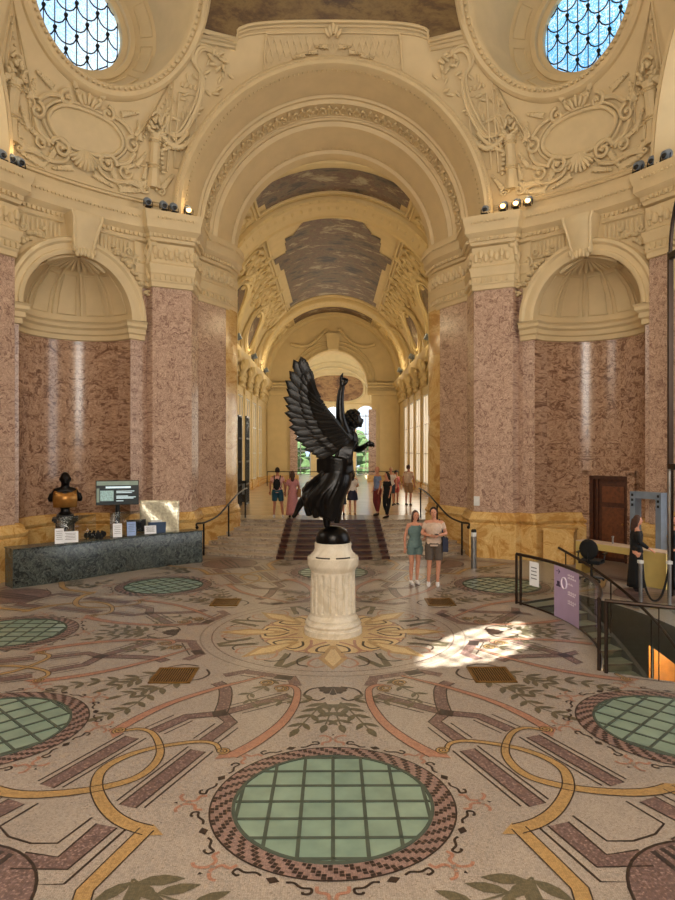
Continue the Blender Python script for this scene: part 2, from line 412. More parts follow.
# entablature all round, niche archivolts and their ornaments
EP = [(.02, 7.72), (.10, 7.74), (.10, 7.86), (.16, 7.9), (.16, 8.08), (.22, 8.12), (.22, 8.22), (.30, 8.30), (.30, 8.36), (.14, 8.42), (.14, 8.96), (.22, 9.02),
      (.26, 9.10), (.32, 9.12), (.34, 9.22), (.52, 9.30), (.60, 9.34), (.60, 9.50), (.66, 9.56), (.74, 9.72), (.74, 9.80), (.30, 9.84), (-.1, 9.84)]
EP = [(d_*.48, z_) if d_ > 0 else (d_, z_) for d_, z_ in EP]
EQ = [(3.42, 11.55), (3.42, 11.2), (3.54, 10.5), (4.25, 9.12), (4.16, 8.95)]+QP[5:]
EFULL = EQ+FULL[8:]
CP = [(.0, 8.98)]+[p for p in EP if p[1] > 9.0]
n_trim = 0
def trim(mb, parent=None, name=None):
    global n_trim
    if not parent: n_trim += 1; name = 'trim_%d' % n_trim
    return struct(mb, name, parent)
def walk(path, step):
    """points along a plan polyline with inward normal"""
    out = []; acc = step/2
    for (x0, y0), (x1, y1) in zip(path, path[1:]):
        L = sqrt((x1-x0)**2+(y1-y0)**2)
        if L < 1e-6: continue
        nx, ny = (y1-y0)/L, -(x1-x0)/L
        while acc < L:
            out.append((x0+(x1-x0)*acc/L, y0+(y1-y0)*acc/L, nx, ny)); acc += step
        acc -= L
    return out
def leaf(mb, P, d, u, L, wd, th=.03):
    """flattened leaf body lying along d, width along u"""
    d = Vector(d).normalized(); u = Vector(u).normalized(); n = d.cross(u)
    mb.ell(P, (d*L/2, u*wd/2, n*th), 6, 4)
def spiral3(F, s0, v0, r0, turns, a0, dirn=1, h=.05, k=26, r1=.12):
    return [F(s0+(r0*(1-(1-r1)*i/k))*cos(a0+dirn*2*PI*turns*i/k), v0+(r0*(1-(1-r1)*i/k))*sin(a0+dirn*2*PI*turns*i/k), h) for i in range(k+1)]
for (sx, sy), side in QN.items():
    vis = sy > 0
    e = MB('stucco')
    A = EQ+[AZ(a, 9.32) for a in (36, 37.0)]; Bp = [AZ(a, 9.32) for a in (56.9, 58.1)]+SP
    LO = [p for p in EP if p[1] < 9.0]+[(0, 8.98)]
    mold(e, quad(A, sx, sy), LO); mold(e, quad(Bp, sx, sy), LO); mold(e, quad(EFULL, sx, sy), CP)
    if vis:
        for x, y, nx, ny in walk(quad(EFULL, sx, sy), .13):              # dentil course under the cornice
            e.box((x+nx*.175, y+ny*.175, 9.155), (.06, .10, .09), atan2(ny, nx)-PI/2)
        for x, y, nx, ny in walk(quad(EFULL, sx, sy), .11):              # bead row near the top edge
            e.ell((x+nx*.375, y+ny*.375, 9.60), (.03, .03, .035), 5, 3)
        for P in (A[:-2], Bp[2:]):
            for i, (x, y, nx, ny) in enumerate(walk(quad(P, sx, sy), .15)):     # carved frieze and lower flutes on the piers
                t = (-ny, nx)
                e.ell((x+nx*.08, y+ny*.08, 8.69+.05*(-1)**i), (.085, .085, .14), 6, 4)
                e.ell((x+nx*.10, y+ny*.10, 8.60-.05*(-1)**i), (.05, .05, .07), 5, 3)
                e.box((x+nx*.105, y+ny*.105, 8.0), (.05, .05, .13), atan2(ny, nx))
    T = trim(e)
    a = MB('stucco')
    # archivolt round the niche + impost band inside it
    prof = [(1.48, -.02), (1.48, .16), (1.56, .20), (1.60, .20), (1.62, .16), (1.74, .18), (1.80, .24), (1.88, .24), (1.92, .16), (1.92, -.02)]
    n = 40
    a.grid([[NF(sx, sy, -r*cos(PI*i/n), -h, NSZ+r*sin(PI*i/n)) for i in range(n+1)] for r, h in prof])
    for s in (-1, 1):
        P0, P1 = NF(sx, sy, s*1.48, 0, 0), NF(sx, sy, s*1.93, 0, 0)
    ringp = [NF(1, 1, -1.95, 0, 0)[:2], NF(1, 1, -1.5, 0, 0)[:2]]+[NF(1, 1, -NJ*cos(PI*i/24), NJ*DP*sin(PI*i/24), 0)[:2] for i in range(1, 24)]+[NF(1, 1, 1.5, 0, 0)[:2], NF(1, 1, 1.95, 0, 0)[:2]]
    IP = [(0, 6.2), (.05, 6.22), (.05, 6.34), (.10, 6.38), (.10, 6.50), (.17, 6.56), (.17, 6.64), (.22, 6.70), (.0, 6.76)]
    mold(a, quad(ringp, sx, sy), IP)
    if vis:
        # ribs of the half dome
        for q in range(1, 6):
            i = q*PI/6
            a.tube([NF(sx, sy, -(NJ-.03)*cos(i)*cos(t), (NJ*DP-.03)*sin(i)*cos(t), NSZ+(NJ-.03)*sin(t)) for t in [R(90*j/12) for j in range(1, 11)]], .035, 5)
        for q in range(6):     # inner frames of the panels
            i0, i1 = (q+.18)*PI/6, (q+.82)*PI/6
            a.tube([NF(sx, sy, -(NJ-.02)*cos(i)*cos(t), (NJ*DP-.02)*sin(i)*cos(t), NSZ+(NJ-.02)*sin(t)) for i, t in
                    [(i0, R(8)), (i1, R(8)), (i1, R(30)), (i1, R(52)), (i0, R(52)), (i0, R(30))]], .014, 4, closed=True)
    trim(a, T, 'niche_archivolt')
    if not vis: continue
    # shell crowning the half dome
    sh = MB('stucco_relief')
    for q in range(13):
        an = PI*(q+.5)/13; t1 = R(62-5*abs(cos(an)))
        sh.tube([NF(sx, sy, -(NJ-.05)*cos(an)*cos(t), (NJ*DP-.05)*sin(an)*cos(t), NSZ+(NJ-.05)*sin(t)) for t in [R(87)+(t1-R(87))*k/5 for k in range(6)]], [.02, .04, .055, .065, .07, .05], 6)
    trim(sh, T, 'shell_ornament')
    # scrolled keystone
    ks = MB('stucco_relief')
    zs = [(8.28, .30, .30), (8.5, .36, .34), (8.8, .44, .40), (9.05, .54, .46), (9.2, .5, .5)]
    rows = []
    for z, out, hw in zs:
        rows.append([NF(sx, sy, -hw*.8, .05, z), NF(sx, sy, -hw*.8, -out, z), NF(sx, sy, -hw*.45, -out-.05, z), NF(sx, sy, hw*.45, -out-.05, z), NF(sx, sy, hw*.8, -out, z), NF(sx, sy, hw*.8, .05, z)])
    ks.grid(rows)
    for s in (-1, 1):
        ks.tube([NF(sx, sy, s*hw*.8, -out, z) for z, out, hw in zs], .045, 6)
        ks.tube([NF(sx, sy, s*.26, -.34-.1*cos(t), 8.32-.1*sin(t)) for t in [R(k*30) for k in range(11)]], .035, 5)
    for k in range(5):
        ks.ell(NF(sx, sy, (k-2)*.1, -.36, 8.24-.02*abs(k-2)), (.06, .06, .12), 6, 4)
    trim(ks, T, 'keystone')
    # consoles either side of the niche + fluted frieze + acanthus
    for s in (-1, 1):
        c = MB('stucco_relief')
        F = lambda ss, v, h: NF(sx, sy, ss, -h, v)
        pr = [(.22, 9.05), (.30, 8.95), (.30, 8.8), (.2, 8.6), (.13, 8.35), (.15, 8.1), (.20, 7.98), (.10, 7.9)]
        for dx in (-.1, .1):
            c.tube([F(s*2.06+dx, z, h+.02) for h, z in pr], .05, 6)
        c.grid([[F(s*2.06-.1, z, h), F(s*2.06+.1, z, h)] for h, z in pr])
        c.ell(F(s*2.06, 8.92, .26), (.16, .16, .12), 8, 5); c.ell(F(s*2.06, 8.02, .16), (.12, .12, .09), 8, 5)
        for k in range(12):
            an = k*.9; c.ell(F(s*2.06+.13*sin(an), 7.85-.055*k*.6, .1), (.07, .07, .05), 5, 4)
        trim(c, T, 'console_bracket')
        f = MB('stucco_relief')
        for k in range(9):
            ss = s*(.52+.115*k); f.ell(F(ss, 8.72-.02*k*0, .03), (Vector((.045, 0, 0)), Vector((0, .045, 0)), Vector((0, 0, .22))), 6, 4)
        f.tube([F(s*.45, 8.98, .05), F(s*1.62, 8.98, .05), F(s*1.62, 8.47, .05), F(s*.9, 8.47, .05)], .03, 4)
        # acanthus spandrel leaf
        for k in range(14):
            t = k/13; r = 2.03; an = R(62-32*t); bx = r*cos(an); bz = NSZ+r*sin(an)
            f.ell(F(s*(bx+.05*sin(k*2.1)), bz+.12+.05*cos(k*1.7), .06), (.09, .09, .07), 6, 4)
        f.tube(spiral3(F, s*1.72, 8.40, .17, 1.4, PI/2, s, .06), .035, 5)
        f.tube(spiral3(F, s*1.45, 8.62, .12, 1.3, 0, -s, .06), .03, 5)
        trim(f, T, 'carved_frieze')

# ------------------------------------------------------------------ upper shell (pendentives and dome)
SH = [(9.8, 9.25), (11, 9.15), (12.2, 8.95), (13.3, 8.6), (14.4, 8.15), (15.2, 7.75), (16.2, 7.15), (17.3, 6.3), (18.8, 4.6), (19.8, 2.4), (20.1, .05)]
def shr(z):
    for (z0, r0), (z1, r1) in zip(SH, SH[1:]):
        if z <= z1: 
            t = (z-z0)/(z1-z0); return r0+(r1-r0)*t
    return .05
NAO = 45.1
OZ, OR = 14.95, 2.4
ARR, ARZ, ARY = 4.57, 9.8, 7.75
def arches(x, y, z, rr=4.5):
    for a, b in ((x, y), (y, x)):
        if abs(b) > 5 and a*a+max(0, z-ARZ)**2 < rr*rr: return True
    return False
def inhole(x, y, z):
    if arches(x, y, z): return True
    for sx, sy in QN:
        if sx < 0 and sy < 0: continue
        s = (x*sx)*cos(R(NAO))-(y*sy)*sin(R(NAO)); dep = x*sx*sin(R(NAO))+y*sy*cos(R(NAO))
        if dep > 3 and s*s+(z-OZ)**2 < (OR-.08)**2: return True
    return False
d = MB('stucco'); NA_ = 360; zsd = [9.8+.12*i for i in range(int((18.8-9.8)/.12)+1)]
vs = []; 
for z in zsd:
    r = shr(z)
    for j in range(NA_): vs.append(AZ(j*360/NA_, r, z))
fs = []
for i in range(len(zsd)-1):
    for j in range(NA_):
        a, b = i*NA_+j, i*NA_+(j+1) % NA_; q = (a, b, b+NA_, a+NA_)
        cx, cy, cz = (sum(vs[k][t] for k in q)/4 for t in range(3))
        if not inhole(cx, cy, cz): fs.append(q[::-1])
d.add(vs, fs)
d.grid([[AZ(j*360/72, r, z) for j in range(72)] for z, r in [(zsd[-1], shr(zsd[-1])), (19.2, 3.8), (19.8, 2.4), (20.1, .05)]], closed=True, flip=True)
# plinth band above cornice
dome = struct(d, 'ceiling')
def SF(sx, sy, az0, r0=8.9):
    """surface coordinates on the shell about azimuth az0: s sideways (m), v = height z, h = relief towards the room"""
    def F(s, v, h=0):
        r = shr(v); az = R(az0)+s/r0
        return Vector(((r-h)*sin(az)*sx, (r-h)*cos(az)*sy, v-h*.25))
    return F
def orn_ell(mb, F, s, v, h, a, b, rot=0, th=.07, n=7):
    P = F(s, v, h); es = (F(s+.01, v, h)-P)/.01; ev = (F(s, v+.01, h)-P)/.01; en = es.cross(ev).normalized()
    d1 = es*cos(rot)+ev*sin(rot); d2 = -es*sin(rot)+ev*cos(rot)
    mb.ell(P, (d1*a, d2*b, en*th), n, 4)
def orn_strip(mb, F, pts, r=.05, h=.04, closed=False, k=5, n=6):
    q = cr(pts, k, closed); mb.tube([F(s, v, h) for s, v in q], r, n, closed=closed)
def acan(mb, F, s, v, ang, L, n=5, h=.06):
    """acanthus spray: overlapping leaflets fanned along a stem"""
    for i in range(n):
        t = (i+.6)/n; x = s+L*t*cos(ang); y = v+L*t*sin(ang); w = L*.30*(1-.5*t)
        for sg in (-1, 1): orn_ell(mb, F, x, y, h, w, w*.42, ang+sg*.75, .05, 6)
    orn_ell(mb, F, s+L*cos(ang), v+L*sin(ang), h, L*.14, L*.08, ang, .05, 6)
def scroll(mb, F, s, v, r, turns, a0, dr, th=.05, h=.06):
    mb.tube([F(s+(r*(1-.86*i/24))*cos(a0+dr*2*PI*turns*i/24), v+(r*(1-.86*i/24))*sin(a0+dr*2*PI*turns*i/24), h+.04*i/24) for i in range(25)], [th*(1-.4*i/24) for i in range(25)], 6)
    orn_ell(mb, F, s, v, h+.05, r*.22, r*.22, 0, .06)
def lattice(mb, F, s0, s1, v0, v1, step, r):
    k = int((s1-s0+v1-v0)/step)
    for sg in (1, -1):
        for i in range(-k, k):
            pts = []
            for t in range(9):
                v = v0+(v1-v0)*t/8; s = (s0+s1)/2+i*step+sg*(v-v0)*.6
                if s0 <= s <= s1: pts.append(F(s, v, .03))
            if len(pts) > 1: mb.tube(pts, r, 4)
# arch funnels (four sides) -------------------------------------------------
FP = [(4.62, 8.25), (4.62, 7.72), (4.57, 7.62), (4.50, 7.58), (4.44, 7.62), (4.34, 7.60), (4.30, 7.70), (4.28, 7.92), (4.22, 8.3), (4.15, 8.9), (4.18, 8.95), (4.10, 9.0), (4.10, 9.1), (4.03, 9.15),
      (3.93, 9.85), (3.86, 9.9), (3.86, 10.0), (3.72, 10.04), (3.64, 10.5), (3.44, 11.0), (3.44, 11.1), (3.34, 11.15), (3.31, 11.3), (3.31, 11.6)]
def arch_rot(x, y, z, k):
    for _ in range(k): x, y = y, -x
    return (x, y, z)
for k, nm in ((0, 'front'), (1, 'right'), (2, 'rear'), (3, 'left')):
    a = MB('stucco'); n = 64
    a.grid([[arch_rot(-r*cos(PI*i/n), y, ARZ+r*sin(PI*i/n), k) for i in range(n+1)] for r, y in FP])
    if k in (0,):
        for i in range(n*3):     # bead lines
            t = PI*(i+.5)/(n*3)
            a.ell((-4.47*cos(t), 7.58, ARZ+4.47*sin(t)), (.028, .03, .028), 5, 3)
            if i % 2: a.ell((-4.27*cos(t), 7.86, ARZ+4.27*sin(t)), (.028, .05, .028), 5, 3)
        nb = 58
        for i in range(nb):      # running scroll band on the reveal
            t = PI*(i+.5)/nb; r, y = 3.98, 9.5; e1 = Vector((-sin(t), 0, cos(t))) ; e1 = Vector((sin(t), 0, cos(t))); e2 = Vector((0, 1, 0))
            r = 3.955; c = Vector((-r*cos(t), y, ARZ+r*sin(t)))
            pts = []
            for q in range(13):
                an = q*PI/6; rr = .15*(1-.6*q/13); pts.append(c+e1*rr*cos(an)*.8*(1 if i % 2 else -1)+e2*rr*sin(an)*1.7)
            a.tube(pts, .034, 5)
            a.ell(c+e2*.18*(1 if i % 2 else -1), (e1*.06, e2*.11, Vector((cos(t), 0, -sin(t)))*.06), 6, 4)
        for yy in (9.18, 9.82):
            a.tube([(-(4.03-.1*(yy-9.15)/.7)*cos(PI*i/n), yy, ARZ+(4.03-.1*(yy-9.15)/.7)*sin(PI*i/n)) for i in range(n+1)], .03, 5)
        for i in range(80):
            t = PI*(i+.5)/80; a.ell((-3.45*cos(t), 11.0, ARZ+3.45*sin(t)), (.03, .05, .03), 5, 3)
    T = trim(a)
    if k == 0: ARCH_T = T
# arch spandrels: bring shell hole edge to the archivolt -----------------------
# oculi -----------------------------------------------------------------
def OC(sx, sy, s, v, plane=None, h=0):
    if plane is None:
        z = OZ+v; r = shr(z)-h; sa = max(-.99, min(.99, s/r)); az = R(NAO)+math.asin(sa)
        return (r*sin(az)*sx, r*cos(az)*sy, z)
    az = R(NAO); x = plane*sin(az)+s*cos(az); y = plane*cos(az)-s*sin(az)
    return (x*sx, y*sy, OZ+v)
wn = 0
for (sx, sy), side in QN.items():
    if side == 'rear_left': continue
    o = MB('stucco'); n = 72; GR = 1.3; GP = 10.05; kk = 1.0 if sy > 0 else 1.35
    ringr = lambda rad, h: [OC(sx, sy, rad*cos(2*PI*i/n), rad*sin(2*PI*i/n), None, h) for i in range(n)]
    planr = lambda rad, p: [OC(sx, sy, rad*cos(2*PI*i/n), rad*sin(2*PI*i/n), p) for i in range(n)]
    o.grid([ringr(2.52, -.02), ringr(2.50, .08), ringr(2.42, .14), ringr(2.32, .12), ringr(2.30, .06), ringr(2.18, .08), ringr(2.12, .02), ringr(2.1, -.1), planr(2.02, 9.25), planr(1.62*kk, 9.75), planr(1.60*kk, 9.7), planr(1.46*kk, 9.72), planr(1.44*kk, 9.85), planr(1.36*kk, 9.86), planr(1.30*kk, 9.9), planr(1.30*kk, GP)], closed=True, flip=(sx*sy < 0))
    if sy < 0: GP = 9.35; kk = 1.42; o = MB('stucco'); o.grid([ringr(2.52, -.02), ringr(2.42, .12), ringr(2.2, .05), planr(2.05, 9.1), planr(1.85, 9.15), planr(1.85, 9.4)], closed=True, flip=(sx*sy < 0))  # unseen rear oculus made wider and shallower to pass the sun patch
    if sy > 0:
        for i in range(96):
            t = 2*PI*i/96
            if sin(t) > .35: continue
            o.ell(OC(sx, sy, 2.24*cos(t), 2.24*sin(t), None, .10), (.055, .055, .045), 5, 3)
        for i in range(10):   # coffers of the splay
            t0, t1 = 2*PI*(i+.12)/10, 2*PI*(i+.88)/10
            def pp(rad, t): 
                f = (2.02-rad)/.4; return OC(sx, sy, rad*cos(t), rad*sin(t), 9.25+.5*f-.02)
            o.tube([pp(1.94, t0+(t1-t0)*q/6) for q in range(7)]+[pp(1.72, t1+(t0-t1)*q/6) for q in range(7)], .022, 4, closed=True)
    T = trim(o)
    wn += 1
    g = MB({'front_left': 'stained_pale_sky', 'front_right': 'stained_blue_sky'}.get(side, 'stained_plain'))
    g.add([OC(sx, sy, kk*GR*cos(2*PI*i/48), kk*GR*sin(2*PI*i/48), GP-.03) for i in range(48)], [tuple(range(48))])
    G = struct(g, 'window_%d' % wn)
    if sy < 0:  # unseen bars added to break the sun patch into streaks
        L = MB('lead')
        for q_ in (-1.1, -.55, 0, .55, 1.1):
            m_ = sqrt(1.85**2-q_*q_); L.tube([OC(sx, sy, q_, -m_, GP-.06), OC(sx, sy, q_, m_, GP-.06)], .04, 5); L.tube([OC(sx, sy, -m_, q_, GP-.06), OC(sx, sy, m_, q_, GP-.06)], .04, 5)
        L.build('window_leading', G)
    if sy > 0:
        L = MB('lead'); st = .60
        for r_ in range(-4, 4):
            for c_ in range(-3, 4):
                cs = c_*st+(st/2 if r_ % 2 else 0); cv = r_*.46
                pts = []
                for q in range(9):
                    a_ = PI+PI*q/8; s_, v_ = cs+st/2*cos(a_), cv+.05+.34*sin(a_)
                    if s_*s_+v_*v_ < GR*GR: pts.append(OC(sx, sy, s_, v_, GP-.05))
                if len(pts) > 1: L.tube(pts, .020, 5)
                if (cs-st/2)**2+cv**2 < (GR-.05)**2: L.ell(OC(sx, sy, cs-st/2, cv+.03, GP-.06), (.065, .065, .06), 6, 4)
            x = r_*st/1
        for c_ in range(-4, 5):
            s_ = c_*st/2; m_ = sqrt(max(0, GR*GR-s_*s_))
            if m_ > .1: L.tube([OC(sx, sy, s_, -m_, GP-.045), OC(sx, sy, s_, m_, GP-.045)], 0.016, 4)
        L.build('window_leading', G)

# painted panel of the dome + crown panel over the arch
def DF(az, z, h=0): 
    r = shr(z)-h; return (r*sin(R(az)), r*cos(R(az)), z)
pt = MB('painting_dome'); rows = []
def lowz(az):
    a = abs(az)
    if a > 19.5: return 14.78+.0*(a-19.5)
    return 14.86+.52*sqrt(max(0, 1-(a/19.5)**2*.92))
azs = [-27+54*i/54 for i in range(55)]
pt.grid([[DF(a, lowz(a)+(17.9-lowz(a))*t/10, .03) for a in azs] for t in range(11)])
tag(pt.build('ceiling_painting'), 'large brown cloudy painted panel at the top edge, on the dome above the big arch', 'painting')
fr = MB('stucco')
edge = [(-27.3, 17.9)]+[(-27.3, 14.66), (-19.9, 14.70), (-19.9, 14.92)]+[(a, lowz(a)-.04) for a in [-19.5+39*i/26 for i in range(27)]]+[(19.9, 14.92), (19.9, 14.70), (27.3, 14.66), (27.3, 17.9)]
for off, r_, hh in ((0, .05, .04), (-.10, .03, .05), (-.20, .035, .03)):
    fr.tube([DF(a*(1+(-off)*.06), z+off, hh) for a, z in edge], r_, 6)
for i in range(110):
    az = -19+38*i/109; fr.ell(DF(az, lowz(az)-.15, .05), (.028, .028, .03), 5, 3)
F0 = SF(1, 1, 0, 7.9)
pz = lambda a: ARZ+sqrt(max(0, 4.74**2-(7.9*sin(R(a)))**2))
for sg in (-1, 1):
    for i in range(-3, 23):
        pts = []
        for q in range(13):
            az = sg*(-13.8+27.6*i/20+3.0*q/12); zb = max(pz(az)+.10, 14.02); zt = lowz(az)-.32; zz = 14.0+1.0*q/12
            if abs(az) < 13.8 and zb < zz < zt: pts.append(DF(az, zz, .035))
        if len(pts) > 1: fr.tube(pts, .024, 4)
fr.tube([DF(a, z, .07) for a, z in [(-14.2, 13.98), (-14.2, 14.70)]+[(-14+28*i/20, lowz(-14+28*i/20)-.29) for i in range(21)]+[(14.2, 14.70), (14.2, 13.98)]], .03, 6)
for sg in (-1, 1):
    for j, (s_, v_, a_) in enumerate(((.15, 14.78, 0), (.45, 14.66, -.15), (.8, 14.58, -.3))):
        acan(fr, F0, sg*s_, v_, a_ if sg > 0 else PI-a_, .34, 4, .12)
for k_ in range(5): orn_ell(fr, F0, 0+.09*(k_-2), 15.08+.05*(2-abs(k_-2)), .14, .06, .14, -(k_-2)*.3, .06)
trim(fr)

# big relief compositions on the pendentives ---------------------------------
for sx, sy in ((1, 1), (-1, 1)):
    F = SF(sx, sy, 46.4, 8.9)
    # low plinth band above the cornice
    t = MB('stucco')
    for z_, r_ in ((10.12, .05), (10.2, .03)):
        t.tube([F(-2.9+6.2*i/40, z_, .04) for i in range(41)], r_, 5)
    # triangular panels beside the oculus
    for s0, s1, vv, ap in ((-2.3, -1.35, 11.1, 12.55), (1.35, 2.3, 11.1, 12.55)):
        out = s0 if s0 < 0 else s1; inn = s1 if s0 < 0 else s0
        for k_, r_ in ((0, .035), (.13, .022)):
            sg = -1 if s0 < 0 else 1
            t.tube([F(out-sg*k_, vv+k_, .04), F(out-sg*k_, ap+1.0-k_*2, .04), F(inn+sg*k_*1.2, vv+.55+k_, .04), F(inn+sg*k_*.6, vv+k_, .04)], r_, 5, closed=True)
        for k_ in range(16):
            orn_ell(t, F, out+(inn-out)*(1-k_/16)*.9, ap+.9-(1.9)*(1-k_/16)**.8, .05, .04, .04, 0, .04, 5)
    T = trim(t)
    # pilaster strip with lattice
    for s0 in (-3.05, 2.72):
        p = MB('stucco_relief')
        if s0 < 0:
            p.tube([F(s0, 11.25, .04), F(s0, 13.2, .04), F(s0+.55, 13.2, .04), F(s0+.55, 11.25, .04)], .03, 5, closed=True)
            lattice(p, F, s0+.08, s0+.47, 11.35, 13.1, .13, .014)
        for k_ in range(4): orn_ell(p, F, s0+.1+.13*k_, 13.4, .05, .05, .07, 0, .05)
        trim(p, T, 'lattice_panel')
    c = MB('stucco_relief')
    Z0 = 11.50
    # smooth oval plate
    ov = [(0.95*cos(a_)*(1+.06*abs(cos(a_))), Z0+.56*sin(a_)*(1-.08*abs(cos(2*a_)))) for a_ in [2*PI*i/40 for i in range(40)]]
    rows = [[F(s*q, Z0+(v-Z0)*q, .06+.07*(1-q*q)) for s, v in ov] for q in (.02, .4, .75, 1)]
    c.grid(rows, closed=True)
    c.tube([F(s, v, .10) for s, v in ov], .055, 6, closed=True)
    c.tube([F(s*1.12, Z0+(v-Z0)*1.2, .06) for s, v in ov], .045, 6, closed=True)
    CO = trim(c, None)
    n_trim -= 1
    CO.name = 'cartouche'; del CO['kind']
    tag(CO, 'cream plaster oval cartouche in scrollwork below the %s round window' % ('right-hand blue' if sx > 0 else 'left-hand pale'), 'relief')
    r = MB('stucco_relief')
    for sg in (-1, 1):
        scroll(r, F, sg*.55, Z0+.62, .20, 1.3, PI/2 if sg > 0 else PI/2, -sg, .06, .08)
        scroll(r, F, sg*1.30, Z0+.05, .22, 1.2, PI/2, sg, .06, .07)
        scroll(r, F, sg*.62, Z0-.62, .27, 1.5, 0 if sg > 0 else PI, sg, .065, .10)
        scroll(r, F, sg*1.12, Z0-.68, .20, 1.3, PI, -sg, .05, .07)
        orn_strip(r, F, [(sg*.75, Z0+.62), (sg*1.05, Z0+.52), (sg*1.28, Z0+.3)], .06, .07)
        orn_strip(r, F, [(sg*1.35, Z0-.15), (sg*1.2, Z0-.42), (sg*.9, Z0-.55)], .06, .08)
        orn_strip(r, F, [(sg*.35, Z0-.62), (sg*.5, Z0-.9), (sg*.85, Z0-1.02), (sg*1.25, Z0-.95), (sg*1.7, Z0-1.05)], .055, .06)
        for (s_, v_, an_, L_) in ((.75, -.72, -60, .5), (1.0, -.6, 20, .5), (1.45, -.45, 60, .45), (1.5, .25, 100, .45), (.95, .75, 20, .45), (.35, .95, 60, .4), (.3, -1.0, -20, .5), (1.0, -1.2, 10, .6), (1.65, -.75, 80, .4)):
            acan(r, F, sg*s_, Z0+v_, R(an_ if sg > 0 else 180-an_), L_, 5, .05)
        acan(r, F, sg*.1, Z0+.62, R(90-sg*40), .5, 4); acan(r, F, sg*1.5, Z0-1.0, R(90-sg*50), .45, 5)
        acan(r, F, sg*1.15, Z0-.95, R(90-sg*80), .5, 5); acan(r, F, sg*1.35, Z0+.3, R(90-sg*20), .35, 4)
    for k_ in range(9):     # scallop fan under the plate
        a_ = R(-165+150*k_/8); 
        r.tube([F(.08*cos(a_), Z0-.5, .12), F(.22*cos(a_), Z0-.6+.14*sin(a_), .16), F(.40*cos(a_), Z0-.62+.36*sin(a_), .10)], [.03, .06, .045], 5)
    for k_ in range(5): orn_ell(r, F, .12*(k_-2), Z0+.72+.04*(2-abs(k_-2)), .1, .06, .17, -(k_-2)*.35, .08)
    r.build('scrollwork', CO)
    # trophies / small columns wreathed with garland either side
    for sg in (-1, 1):
        h_ = MB('stucco_relief'); s0 = sg*1.92
        P = [F(s0, z_, .08) for z_ in (10.55, 11.0, 11.5, 12.0)]
        h_.tube(P, [.20, .15, .14, .17], 8)
        for z_ in (11.12, 11.18, 11.78, 11.84): orn_ell(h_, F, s0, z_, .10, .20, .05, 0, .16, 8)
        for k_ in range(14): orn_ell(h_, F, s0+.26*cos(k_*2.4)*(.4+.04*k_), 12.15+.22*sin(k_*2.4), .14, .10, .06, k_*1.3, .09, 6)
        for q in range(3): scroll(h_, F, s0+(-.22, .22, 0)[q], (10.5, 10.5, 12.42)[q], .15, 1.2, 0, (1, -1, 1)[q], .045, .08)
        # swag
        for k_ in range(22):
            t_ = k_/21; s_ = s0+sg*(.1+1.15*t_); v_ = 12.05-.42*sin(PI*t_)+(.35*t_)
            orn_ell(h_, F, s_, v_, .11, .085, .085, 0, .09, 6); orn_ell(h_, F, s_+.04*sin(k_*5), v_+.07*cos(k_*4), .13, .05, .05, 0, .06, 5)
        for k_ in range(9): orn_ell(h_, F, s0+sg*(.22+.03*sin(k_)), 12.0-.12*k_, .10, .07, .06, 0, .06, 6)
        acan(h_, F, s0+sg*.25, 10.6, R(90-sg*35), .5, 5)
        trim(h_, T, 'garlanded_trophy')
    # scroll bracket carried by the crown of the big arch
    g = MB('stucco_relief')
    G = SF(sx, sy, 24, 8.1)
    def GA(t, out): return ((4.62+out)*sin(R(t)), ARZ+(4.62+out)*cos(R(t)))
    def on(t, out, h=.06):
        X, Z = GA(t, out); r_ = shr(Z)-h; Y = sqrt(max(.1, r_*r_-X*X)); return Vector((X*sx, min(Y, 7.9)*sy if False else Y*sy, Z))
    OF = lambda s, v, h=.06: on(v, s, h)          # v: angle on the arch, s: distance out
    pts = cr([(.85, 36), (1.15, 39), (1.0, 43), (.65, 44), (.35, 50), (.25, 57), (.3, 62), (.6, 64), (.7, 60), (.5, 58.5)], 5)
    for o_ in (0, .14): g.tube([on(v, s+o_, .09) for s, v in pts], .035, 6)
    pts2 = [on(v, s+.07, .06) for s, v in pts]
    g.tube(pts2, .06, 5)
    for k_ in range(16):
        v = 36+28*k_/15
        for sg in (-1, 1):
            P = on(v, .62+.12*sin(k_*1.3)+sg*.22, .05); q_ = Matrix.Rotation(R(40+k_*37), 3, 'Y'); g.ell(P, (.13, .045, .05), 6, 4, q_)
    for k_ in range(7):
        a_ = k_*.9; P = on(37+2*cos(a_), .8+.2*sin(a_), .1); g.ell(P, (.13, .06, .06), 6, 4, Matrix.Rotation(a_, 3, 'Y'))
    for k_ in range(18):     # hanging garland toward the cornice
        v = 60+10*k_/17; P = on(v, .22+.35*(k_/17)**2, .10); g.ell(P, (.07, .05, .06), 6, 4)
    trim(g, T, 'scroll_bracket')

# ------------------------------------------------------------------ rotunda floor
WELL = (60.6, 118.3, 4.27, 6.0)
def in_well(x, y):
    r = sqrt(x*x+y*y); a = math.degrees(atan2(x, y)); return WELL[0] < a < WELL[1] and WELL[2] < r < WELL[3]
fl = MB('mo_ground'); 
azl = sorted(set([i*3.0 for i in range(-60, 61)]+[WELL[0], WELL[1]]))
rl = [.01, 2, 4.27, 6.0, 8, 9.8, 12.0]
for i in range(len(azl)-1):
    for j in range(len(rl)-1):
        am = (azl[i]+azl[i+1])/2
        if WELL[0] < am < WELL[1] and rl[j] == 4.27: continue
        fl.add([AZ(azl[i], rl[j], 0), AZ(azl[i], rl[j+1], 0), AZ(azl[i+1], rl[j+1], 0), AZ(azl[i+1], rl[j], 0)], [(0, 1, 2, 3)])
LV = [.0012]
def tr_uw(u, w, base, sg):
    """sector coordinates: u along the sector axis, w towards the large-disc axis"""
    az = R(base)+sg*(R(22.5)-atan2(w, u)); r = sqrt(u*u+w*w); return (r*sin(az), r*cos(az))
